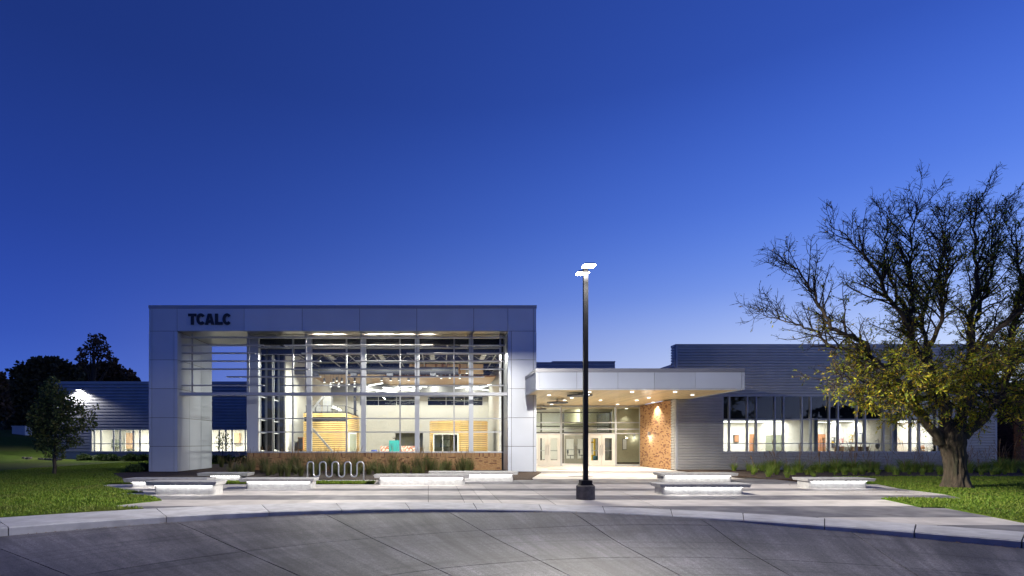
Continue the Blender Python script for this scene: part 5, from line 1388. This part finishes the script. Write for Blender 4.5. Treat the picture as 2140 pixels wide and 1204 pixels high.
def np_part(name, V, Fc, mt, parent, smooth=False, kind=None):
    loc = W[parent.name]
    o = bpy.data.objects.new(name, np_mesh(name, V - np.array(loc), Fc, mt, smooth)); link(o, parent, loc)
    if kind: o['kind'] = kind
    return o

# ------------------------------------------------------------------ the big honey locust
r = np.random.default_rng(42)
TY = 19.2
tree = thing('locust_tree', 'big gnarled tree with thin yellow-green autumn leaves on the right lawn', 'tree', (X(1996, TY), TY, 0))
def L(pts, r0, r1):
    return [np.array(P(a, b_ + max(0, 600 - b_) * .22, TY + d)) for a, b_, d in pts], r0, r1
limbs = [
 L([(1962, 925, 0), (1945, 893, -.1), (1930, 871, -.2), (1904, 838, -.4), (1879, 798, -.5), (1859, 778, -.6), (1830, 758, -.7), (1811, 740, -.8), (1808, 722, -.8), (1803, 711, -.9), (1774, 699, -1), (1738, 691, -1.1), (1715, 640, -1.2), (1698, 611, -1.3), (1681, 574, -1.4), (1655, 540, -1.5), (1622, 520, -1.6)], .19, .012),
 L([(1811, 742, -.8), (1780, 735, -.8), (1743, 725, -.7), (1721, 717, -.6), (1707, 688, -.5), (1667, 679, -.5), (1625, 663, -.4), (1580, 650, -.3)], .07, .008),
 L([(1879, 798, -.5), (1845, 800, -1.0), (1800, 795, -1.4), (1760, 790, -1.8), (1725, 800, -2.1)], .07, .008),
 L([(1985, 905, .1), (1980, 866, .1), (1965, 815, .2), (1947, 773, .3), (1930, 744, .3), (1904, 713, .3), (1899, 682, .4), (1904, 640, .4), (1907, 594, .5), (1896, 545, .5), (1904, 480, .6), (1908, 420, .6), (1914, 362, .6)], .20, .012),
 L([(1904, 700, .3), (1890, 665, .2), (1851, 610, 0), (1836, 566, -.2), (1794, 498, -.4), (1760, 462, -.5), (1732, 433, -.6)], .09, .01),
 L([(1904, 660, .4), (1872, 610, .8), (1850, 540, 1.1), (1848, 470, 1.4), (1856, 385, 1.6)], .07, .01),
 L([(1947, 773, .3), (1944, 733, .6), (1921, 688, 1.0), (1935, 640, 1.5), (1960, 560, 1.9), (1975, 470, 2.2), (1985, 390, 2.3)], .10, .01),
 L([(2003, 895, 0), (2018, 840, .1), (2028, 781, .2), (2031, 739, .2), (2026, 696, .3), (2032, 655, .3), (2042, 566, .4), (2035, 480, .5), (2041, 354, .6)], .20, .012),
 L([(2031, 739, .2), (2048, 719, -.2), (2077, 691, -.5), (2110, 670, -.8), (2136, 640, -1.0), (2170, 560, -1.2), (2180, 470, -1.3)], .11, .012),
 L([(2012, 912, -.1), (2030, 898, -.2), (2052, 880, -.3), (2066, 855, -.4), (2094, 832, -.5), (2110, 770, -.4), (2118, 690, -.3), (2130, 600, -.2), (2125, 500, 0), (2100, 410, .2)], .18, .012),
 L([(2050, 765, .5), (2077, 757, .6), (2139, 750, .8), (2200, 715, 1.0), (2250, 660, 1.1)], .10, .012),
 L([(2094, 832, -.5), (2140, 800, -.8), (2200, 780, -1.0), (2260, 740, -1.3)], .09, .01),
 L([(1930, 744, .3), (1960, 700, -.4), (1975, 640, -.9), (1980, 560, -1.3), (1970, 460, -1.5), (1950, 400, -1.6)], .09, .01),
 L([(2026, 696, .3), (2060, 620, .9), (2075, 540, 1.3), (2070, 440, 1.6), (2085, 370, 1.7)], .09, .01),
 L([(1904, 838, -.4), (1880, 830, -1.1), (1850, 826, -1.7), (1815, 835, -2.2)], .07, .008),
 L([(1980, 866, .1), (1965, 830, -.8), (1945, 800, -1.6), (1915, 785, -2.3), (1880, 775, -2.8)], .09, .008),
 L([(2018, 840, .1), (2030, 800, -.9), (2040, 770, -1.7), (2060, 750, -2.4), (2075, 740, -3.0)], .09, .008),
 L([(1985, 880, .1), (1960, 830, 1.0), (1930, 800, 2.0), (1890, 770, 2.8), (1850, 730, 3.4)], .10, .008),
 L([(2010, 870, .1), (2040, 820, 1.0), (2080, 780, 2.0), (2120, 730, 2.8), (2140, 690, 3.3)], .10, .008),
 L([(2066, 855, -.4), (2085, 850, -1.1), (2110, 842, -1.7), (2140, 838, -2.2)], .06, .008),
]
def resample(pts, n):
    pts = np.array(pts); seg = np.linalg.norm(np.diff(pts, axis=0), axis=1); t = np.concatenate([[0], np.cumsum(seg)]); T_ = np.linspace(0, t[-1], n)
    # Catmull-like smoothing by cubic interpolation through linear + small blur
    q = np.stack([np.interp(T_, t, pts[:, k]) for k in range(3)], 1)
    for _ in range(2): q[1:-1] = q[1:-1] * .5 + (q[:-2] + q[2:]) * .25
    return q, t[-1]
br0, br1, br2, br3 = [], [], [], []
leafC, leafD = [], []
centre = np.array(P(1990, 720, TY + .2))
for pts, r0, r1 in limbs:
    n_ = max(10, int(len(pts) * 3.2))
    q, Ln = resample(pts, n_)
    q[1:-1] += r.normal(0, .045, q[1:-1].shape)
    s = np.linspace(0, 1, n_); rad = r0 * .80 * (1 - s) ** 1.15 + r1; rad[0] *= 1.2
    br0.append((q, rad))
    k = int(Ln * 7.5)
    for t in np.sort(r.uniform(.22, 1.0, k)):
        i = min(int(t * (n_ - 1)), n_ - 2); p = q[i]; d = q[i + 1] - q[i]; d /= np.linalg.norm(d)
        o_ = p - centre; o_[2] *= .6; o_ = o_ / (np.linalg.norm(o_) + .01)
        side_ = r.normal(0, 1, 3); side_ -= d * side_.dot(d); side_ /= np.linalg.norm(side_)
        low = p[2] < 4.2
        dd = d * .55 + side_ * .75 + o_ * .35 + np.array([0, 0, -.05 if low else .32])
        L1 = r.uniform(.7, 2.3) * (1.0 - .4 * t) * (1 if r0 > .08 else .8)
        b1 = wander(r, p, dd, L1, 6, .115, -.02 if low else .05)
        br1.append((b1, np.linspace(min(.03, rad[i] * .6), .007, 7)))
        m_ = int(L1 * 8)
        for t2 in r.uniform(.15, 1, m_):
            i2 = min(int(t2 * 6), 5); p2 = b1[i2] + (b1[i2 + 1] - b1[i2]) * r.random(); d2 = b1[i2 + 1] - b1[i2]; d2 /= np.linalg.norm(d2)
            s2 = r.normal(0, 1, 3); s2 -= d2 * s2.dot(d2); s2 /= np.linalg.norm(s2)
            L2 = r.uniform(.22, .7) * (1.1 - .4 * t2)
            b2 = wander(r, p2, d2 * .6 + s2 * .7 + np.array([0, 0, -.1 if low else .15]), L2, 4, .15, 0)
            br2.append((b2, np.linspace(.0085, .0042, 5)))
            for t3 in r.uniform(.2, 1, 2):
                i3 = min(int(t3 * 4), 3); p3 = b2[i3]; d3 = b2[i3 + 1] - b2[i3]
                b3 = wander(r, p3, d3 / np.linalg.norm(d3) * .5 + r.normal(0, .55, 3), r.uniform(.08, .26), 2, .25, 0)
                br3.append((b3, np.linspace(.005, .0035, 3)))
            # leaves
            px = CX + F * p2[0] / p2[1]; py = CY - F * (p2[2] - EYE) / p2[1]
            low_w = np.clip((py - 600) / 170, 0, 1); mid_w = np.clip((py - 400) / 230, 0, 1); rgt = np.clip((px - 1680) / 240, 0, 1)
            dens = .7 + 5.5 * rgt * mid_w + 5.5 * low_w * np.clip((px - 1670) / 160, 0, 1)
            dens *= .5 + 1.0 * (.5 + noise.noise(Vector(p2 * .9)) * .9)
            nl = r.poisson(max(0, dens))
            for _ in range(nl):
                tt = r.random() * 4; ii = min(int(tt), 3)
                leafC.append(b2[ii] + (b2[ii + 1] - b2[ii]) * (tt - ii) + r.normal(0, .03, 3)); leafD.append((b2[ii + 1] - b2[ii]) / np.linalg.norm(b2[ii + 1] - b2[ii]))
# trunk with ridges
tp = [np.array(P(a, b_, TY)) for a, b_ in ((1998, 1026), (1997.5, 1014), (1997, 1000), (1997.5, 980), (1995, 960), (1990, 940), (1986, 922), (1986, 905), (1988, 885))]
tr_ = np.array([.48, .345, .30, .285, .295, .325, .40, .38, .24])
q, Ln = resample(tp, 60); rad = np.interp(np.linspace(0, 1, 60), np.linspace(0, 1, len(tr_)), tr_)
NS = 72; V = []
for k in range(60):
    for j in range(NS):
        a = 2 * math.pi * j / NS; z = q[k][2]
        ridge = abs(noise.noise(Vector((math.cos(a) * 4.2, math.sin(a) * 4.2, z * 1.1)))) * .12 + noise.noise(Vector((math.cos(a) * 9, math.sin(a) * 9, z * 2.6))) * .045
        flare = max(0, .35 - z) * .5 * (math.sin(a * 5 + 1) * .5)
        burl = .10 * math.exp(-((a - 6.15) / .32) ** 2 - ((z - 1.55) / .12) ** 2) + .09 * math.exp(-((a - 6.1) / .3) ** 2 - ((z - 1.12) / .16) ** 2)
        rr = rad[k] * (1 + flare) - ridge + .03 + burl
        V.append((q[k][0] + math.cos(a) * rr, q[k][1] + math.sin(a) * rr, z))
V = np.array(V); i = np.arange(59)[:, None] * NS; j = np.arange(NS)[None, :]; jn = (j + 1) % NS
Fq = np.stack([i + j, i + jn, i + jn + NS, i + j + NS], -1).reshape(-1, 4)
V0, F0 = np_tubes(br0, 12)
dn = np.array([noise.noise(Vector(p * 6)) for p in V0])
cen = np.repeat(np.concatenate([b[0] for b in br0]), 12, axis=0)
V0 = V0 + (V0 - cen) * (dn * .28)[:, None]
np_part('trunk', np.concatenate([V, V0]), np.concatenate([Fq, F0 + len(V)]), M['bark'], tree, True)
V1, F1 = np_tubes(br1, 5); np_part('branches', V1, F1, M['twig'], tree, kind='stuff')
V2, F2 = np_tubes(br2, 4); V3, F3 = np_tubes(br3, 3)
np_part('twigs', V2, F2, M['twig'], tree, kind='stuff'); np_part('twig_tips', V3, F3, M['twig'], tree, kind='stuff')
V, Fc = leaf_quads(r, np.array(leafC), np.array(leafD), .108, .15, .35)
np_part('foliage', V, Fc, M['locust_leaf'], tree, kind='stuff')
print('locust', len(br1), len(br2), len(br3), 'leaves', len(leafC))

# ------------------------------------------------------------------ leafy trees made of clumps
def crown_leaves(r, blobs, n, size, squash=.9):
    C, D = [], []
    vol = np.array([b[3] ** 2 for b in blobs]); vol = vol / vol.sum()
    for (x, y, z, R), f in zip(blobs, vol):
        k = int(n * f); u = r.normal(0, 1, (k, 3)); u /= np.linalg.norm(u, axis=1, keepdims=True)
        rr = R * (r.random(k) ** .35)[:, None]
        p = u * rr; p[:, 2] *= squash
        p += np.array([[noise.noise(Vector((x + a * 1.7, y + b_ * 1.7, z + c * 1.7))) for _q in range(3)] for a, b_, c in (u * R)]) * R * .28
        C.append(p + np.array([x, y, z])); D.append(u)
    return np.concatenate(C), np.concatenate(D)
def leafy_tree(name, lab, base, trunk_top, r_tr, blobs, n, size, mt, seed, aspect=.4, bark='twig', group=None):
    r = np.random.default_rng(seed); t_ = thing(name, lab, 'tree', base, group)
    b = np.array(base); tt = np.array(trunk_top)
    tk = np.array([b + (tt - b) * f + r.normal(0, r_tr * .25, 3) * (f > 0) for f in np.linspace(0, 1, 9)])
    brs = [(tk, np.linspace(r_tr, r_tr * .5, 9))]
    for (x, y, z, R) in blobs:
        f = r.uniform(.45, 1); s = b + (tt - b) * f; e = np.array([x, y, z]); 
        path = np.array([s + (e - s) * g_ + np.array([0, 0, 1]) * math.sin(g_ * math.pi) * R * .2 + r.normal(0, R * .06, 3) for g_ in np.linspace(0, 1, 6)]); path[0] = s
        brs.append((path, np.linspace(r_tr * .38, r_tr * .08, 6)))
        for _ in range(5):
            d = r.normal(0, 1, 3); d[2] = abs(d[2]) * .6
            brs.append((wander(r, path[3], d, R * .9, 4, .2, .05), np.linspace(r_tr * .12, r_tr * .03, 5)))
    V, Fc = np_tubes(brs, 6); np_part('trunk', V, Fc, M[bark], t_, True)
    C, D = crown_leaves(r, blobs, n, size); V, Fc = leaf_quads(r, C, D, size, aspect, .2)
    np_part('crown', V, Fc, M[mt], t_, kind='stuff')
    return t_
def blob_px(lst, Y):
    r = np.random.default_rng(len(lst)); o = []
    for px, py, pr in lst:
        R = pr * Y / F; o.append((X(px, Y), Y + r.uniform(-.6, .6) * R, Z(py, Y), R))
    return o
Yo = 74
leafy_tree('oak_tree', 'broad dark oak rising behind the left end of the charcoal wing', (X(88, Yo), Yo, .4), (X(95, Yo), Yo, Z(800, Yo)), .7,
           blob_px([(45, 800, 26), (60, 780, 22), (85, 768, 22), (110, 765, 20), (135, 772, 20), (150, 785, 20), (70, 810, 30), (105, 800, 30), (135, 810, 28), (40, 830, 28), (20, 845, 22), (30, 865, 22), (60, 850, 30), (95, 845, 30), (130, 850, 28), (70, 880, 22), (110, 885, 26)], Yo), 15000, .5, 'oak_leaf', 1)
Yb = 82
leafy_tree('maple_tree', 'rusty brown leafed tree rising over the charcoal wing roof', (X(230, Yb), Yb, .4), (X(225, Yb), Yb, Z(800, Yb)), .5,
           blob_px([(165, 790, 16), (180, 775, 17), (200, 778, 18), (222, 775, 18), (240, 775, 17), (258, 786, 16), (272, 795, 13), (284, 796, 7), (190, 800, 22), (225, 800, 24), (255, 806, 20)], Yb), 9000, .42, 'rusty_leaf', 2)
Yc = 70
leafy_tree('tall_tree', 'tall sparse tree with bare trunk standing above the maple', (X(198, Yc), Yc, .4), (X(194, Yc), Yc, Z(742, Yc)), .34,
           blob_px([(192, 706, 8), (205, 706, 9), (186, 720, 9), (180, 735, 10), (176, 750, 10), (195, 735, 7), (214, 725, 10), (224, 738, 11), (230, 752, 9), (172, 758, 6), (205, 745, 8), (238, 752, 5), (200, 715, 6)], Yc), 1300, .30, 'rusty_leaf', 3)
Yd = 60
leafy_tree('hedgerow_tree', 'dark tree cut by the left edge of the photo', (X(-40, Yd), Yd, .5), (X(-35, Yd), Yd, Z(830, Yd)), .4,
           blob_px([(-20, 800, 24), (-5, 795, 14), (-40, 820, 30), (-8, 830, 18), (-15, 855, 22), (4, 800, 7)], Yd), 5000, .4, 'rusty_leaf', 4)
Ye = 27
xt = X(113, Ye)
leafy_tree('young_tree', 'young leafy tree with slim trunk on the left lawn before the charcoal wing', (X(113, Ye), Ye, 0), (X(118, Ye), Ye, Z(870, Ye)), .085,
           blob_px([(110, 800, 13), (100, 820, 18), (125, 822, 18), (140, 835, 18), (90, 845, 20), (115, 850, 24), (145, 860, 20), (165, 850, 16), (180, 870, 14), (82, 870, 20), (105, 885, 24), (135, 890, 24), (165, 890, 18), (188, 888, 12), (78, 900, 18), (100, 920, 20), (130, 925, 18), (155, 920, 14), (80, 930, 12), (105, 945, 12), (130, 948, 9), (200, 850, 5), (68, 885, 10)], Ye), 6800, .125, 'young_leaf', 5, aspect=.3, bark='bark')
Yg = 40
leafy_tree('sapling', 'slim sapling in the planting bed seen through the portal', (X(465, Yg), Yg, 0), (X(466, Yg), Yg, Z(915, Yg)), .03,
           blob_px([(462, 912, 7), (470, 908, 6), (456, 922, 6), (466, 922, 8), (476, 920, 6), (458, 934, 6), (470, 935, 7), (480, 930, 4)], Yg), 420, .12, 'young_leaf', 6, aspect=.25)
# far wood along the hill
r = np.random.default_rng(8); bl = []
for k in range(60):
    yy = r.uniform(150, 190); px = r.uniform(-500, 330); R = r.uniform(3, 5.5); bl.append((X(px, yy), yy, 4.2 + hill(X(px, yy), yy) * .5 + r.uniform(-1, 2.5), R))
C, D = crown_leaves(r, bl, 12000, 1.2); V, Fc = leaf_quads(r, C, D, 1.3, .45, .1)
o = bpy.data.objects.new('far_wood', np_mesh('far_wood', V, Fc, M['oak_leaf'])); link(o, None, (0, 0, 0)); setp(o, 'dark far wood along the hill behind the lawn', 'wood', kind='stuff')
# white utility box on the slope
ub = thing('utility_cabinet', 'white utility cabinet on the grassy slope at the far left', 'cabinet', (X(38, 66), 66, hill(X(38, 66), 66)))
zb_ = hill(X(38, 66), 66) - .2; x0, x1 = X(25, 66), X(52, 66); h = Z(890, 66)
bxp('case', M['utility'], ub, x0, x1, 66, 67.2, zb_, h - .12); bxp('lid', M['utility'], ub, x0 - .05, x1 + .05, 65.95, 67.25, h - .118, h); bxp('door', M['utility'], ub, x0 + .5, x1 - .08, 65.97, 65.998, zb_ + .3, h - .2)

# ------------------------------------------------------------------ shrubs
def shrub_mesh(seed, R, H, n, size, mt):
    r = np.random.default_rng(seed)
    bl = [(r.uniform(-.5, .5) * R, r.uniform(-.4, .4) * R, H * r.uniform(.35, .65), R * r.uniform(.45, .7)) for _ in range(7)]
    C, D = crown_leaves(r, bl, n, size, H / R * .7); C[:, 2] = np.maximum(C[:, 2], .02)
    V, Fc = leaf_quads(r, C, D, size, .4, -.1); return np_mesh('leaves', V, Fc, M[mt])
sm = [shrub_mesh(30 + k, .62, .55, 900, .13, 'shrub_leaf') for k in range(3)]
stm = MB()
for k in range(6): a = k * 1.05; stm.tube([(0, 0, -.02), (.2 * math.cos(a), .2 * math.sin(a), .3)], .015, 4)
stm = stm.mesh('stems', M['twig'])
spots = [(178, 963, 'low round shrub under the wing wall, first from its dark outer end'), (208, 963, 'low round shrub under the left end of the lit windows'), (237.5, 963, 'low round shrub third from the outer end of the wing'), (272, 963, 'low round shrub fourth from the outer end, below the pale cabinet'), (303, 963.5, 'low round shrub touching the left portal pier in view'),
         (449, 968, 'low shrub seen through the portal just right of the pier'), (473, 968, 'low shrub seen through the portal beside the sapling'), (508, 968, 'low shrub seen through the portal before the glass hall corner')]
for k, (px, py, lab) in enumerate(spots):
    yy = 46.2 if k < 5 else 41.5 - (k - 5) * .5
    loc = (X(px, yy), yy, .02)
    t_ = thing('shrub', lab, 'shrub', loc, 'low shrubs along the charcoal wing'); inst('leaves', sm[k % 3], loc, t_, k * 1.3); inst('stems', stm, loc, t_)
for px, py, sc, lab in ((300, 986, .75, 'dark shrub at the foot of the left portal pier'), (282, 990, .7, 'low spreading shrub left of the dark one by the pier')):
    yy = 29.6 if px > 290 else 28.8; loc = (X(px, yy), yy, .02); t_ = thing('shrub', lab, 'shrub', loc); o = inst('leaves', sm[int(px) % 3], loc, t_); o.scale = (sc,) * 3; o = inst('stems', stm, loc, t_); o.scale = (sc,) * 3
mb = MB()
r_ = random.Random(4)
for k in range(26):
    a, s = r_.uniform(-1.6, 1.6), r_.uniform(.08, .2); cx_, cy_ = X(85, 45) + a, 45 + r_.uniform(-.4, .4); q = [(cx_ + s * math.cos(t) * r_.uniform(.7, 1.1), cy_ + s * math.sin(t) * r_.uniform(.7, 1.1)) for t in np.linspace(0, 6.28, 8)[:-1]]; zz = hill(cx_, cy_); mb.prism(q, zz - .05, zz + s * .9)
solo('rock_pile', mb, M['footing'], (X(85, 45), 45, 0), 'low pile of stones on the slope behind the young tree', 'rocks', kind='stuff')

# ------------------------------------------------------------------ ornamental grasses
def tuft_mesh(seed, n, h0, h1, spread, mt, width, arch=.5):
    r = np.random.default_rng(seed); Vs = []; Fs = []; o = 0
    for _ in range(n):
        a = r.random() * 6.283; rb_ = spread * .25 * math.sqrt(r.random()); h = r.uniform(h0, h1); lean = spread * r.uniform(.25, 1.0); b_ = a + r.normal(0, .5)
        w = width * r.uniform(.6, 1.2); wd = np.array([-math.sin(b_), math.cos(b_), 0])
        K = 5
        for k in range(K + 1):
            t = k / K; p = np.array([rb_ * math.cos(a) + math.cos(b_) * lean * t ** 1.7, rb_ * math.sin(a) + math.sin(b_) * lean * t ** 1.7, h * (t - arch * .45 * t ** 3)])
            ww = w * (1 - t) ** .6 + .0008
            Vs += [p - wd * ww, p + wd * ww]
        for k in range(K): Fs.append([o + 2 * k, o + 2 * k + 1, o + 2 * k + 3, o + 2 * k + 2])
        o += 2 * (K + 1)
    return np_mesh('blades', np.array(Vs), np.array(Fs), M[mt])
def plume_mesh(seed, n, h0, h1, spread):
    r = np.random.default_rng(seed); Vs = []; Fs = []; o = 0
    for _ in range(n):
        a = r.random() * 6.283; h = r.uniform(h0, h1); lean = spread * r.uniform(.2, 1.0); K = 6; wd = np.array([-math.sin(a), math.cos(a), 0])
        for k in range(K + 1):
            t = k / K; p = np.array([math.cos(a) * lean * t ** 1.6, math.sin(a) * lean * t ** 1.6, h * (t - .12 * t ** 3)])
            ww = .0035 if t < .78 else .013 * (1 - abs(t - .9) * 4)
            ww = max(ww, .002); Vs += [p - wd * ww, p + wd * ww]
        for k in range(K): Fs.append([o + 2 * k, o + 2 * k + 1, o + 2 * k + 3, o + 2 * k + 2])
        o += 2 * (K + 1)
    return np_mesh('plumes', np.array(Vs), np.array(Fs), M['plume'])
bt = [tuft_mesh(50 + k, 170, .6, 1.15, .6, 'tuft_brown', .0075, .5) for k in range(3)]; bp_ = [plume_mesh(60 + k, 12, .95, 1.6, .5) for k in range(3)]
gt = [tuft_mesh(70 + k, 130, .4, .75, .5, 'tuft_green', .008, .55) for k in range(3)]; gp_ = [plume_mesh(80 + k, 8, .8, 1.5, .6) for k in range(3)]
r_ = random.Random(9); k = 0
def tufts(spots, tm, pm2, lab, grp, s0, s1):
    global k
    for x, y in spots:
        loc = (x, y, .02); t_ = thing('ornamental_grass', lab, 'grass tuft', loc, grp); s = r_.uniform(s0, s1)
        a = inst('blades', tm[k % 3], loc, t_, r_.random() * 6.28); a.scale = (s, s, s * r_.uniform(.9, 1.1))
        if pm2: b_ = inst('plumes', pm2[k % 3], loc, t_, r_.random() * 6.28); b_.scale = (s,) * 3
        k += 1
tufts([(x + r_.uniform(-.35, .35), y + r_.uniform(-.5, .5)) for x in np.arange(-10.2, 1.9, .5) for y in (28.2, 29.8)], bt, bp_, 'tall brownish ornamental grass in front of the low brick wall', 'brown grasses before the brick wall', .5, 1.15)
tufts([(x + r_.uniform(-.3, .3), y + r_.uniform(-.3, .3)) for x in np.arange(-9.6, -.3, .66) for y in (25.4, 26.8)], bt, bp_, 'brownish ornamental grass near the bicycle rack and benches', 'brown grasses behind the benches', .45, .85)
tufts([(x + r_.uniform(-.3, .3), 34 + r_.uniform(-1, 3)) for x in np.arange(-15, -11.3, .9)], bt, bp_, 'brownish ornamental grass in the bed inside the portal', 'brown grasses inside the portal', .6, .85)
tufts([(x + r_.uniform(-.3, .3), y + r_.uniform(-.3, .3)) for x in np.arange(16.2, 33.5, .55) for y in (28.4, 29.9)], gt, gp_, 'bright green ornamental grass along the corrugated classroom wall', 'green grasses along the classroom wall', .6, 1.45)
tufts([(x + r_.uniform(-.3, .3), y + r_.uniform(-.3, .3)) for x in np.arange(15.0, 33.5, .6) for y in (26.6,)], gt, None, 'short green grass tuft at the front of the right bed', 'short grasses at the front of the right bed', .4, .9)
tufts([(x + r_.uniform(-.2, .2), 24.6 + r_.uniform(-.3, .3)) for x in (14.7, 15.5, 16.3)], gt, None, 'short green tuft at the bed corner behind the benches', 'tufts at the right bed corner', .5, .7)

# wood across the drive, behind the viewer, that the windows mirror
r = np.random.default_rng(18); bl = []
for k2 in range(70):
    x = r.uniform(-60, 95); bl.append((x, r.uniform(-62, -48), r.uniform(1.5, 7.5), r.uniform(2.0, 3.6)))
C, D = crown_leaves(r, bl, 14000, .9); V, Fc = leaf_quads(r, C, D, 1.0, .45, .1)
o = bpy.data.objects.new('roadside_wood', np_mesh('roadside_wood', V, Fc, M['oak_leaf'])); link(o, None, (0, 0, 0)); setp(o, 'dark wood across the drive facing the building', 'wood', kind='stuff')
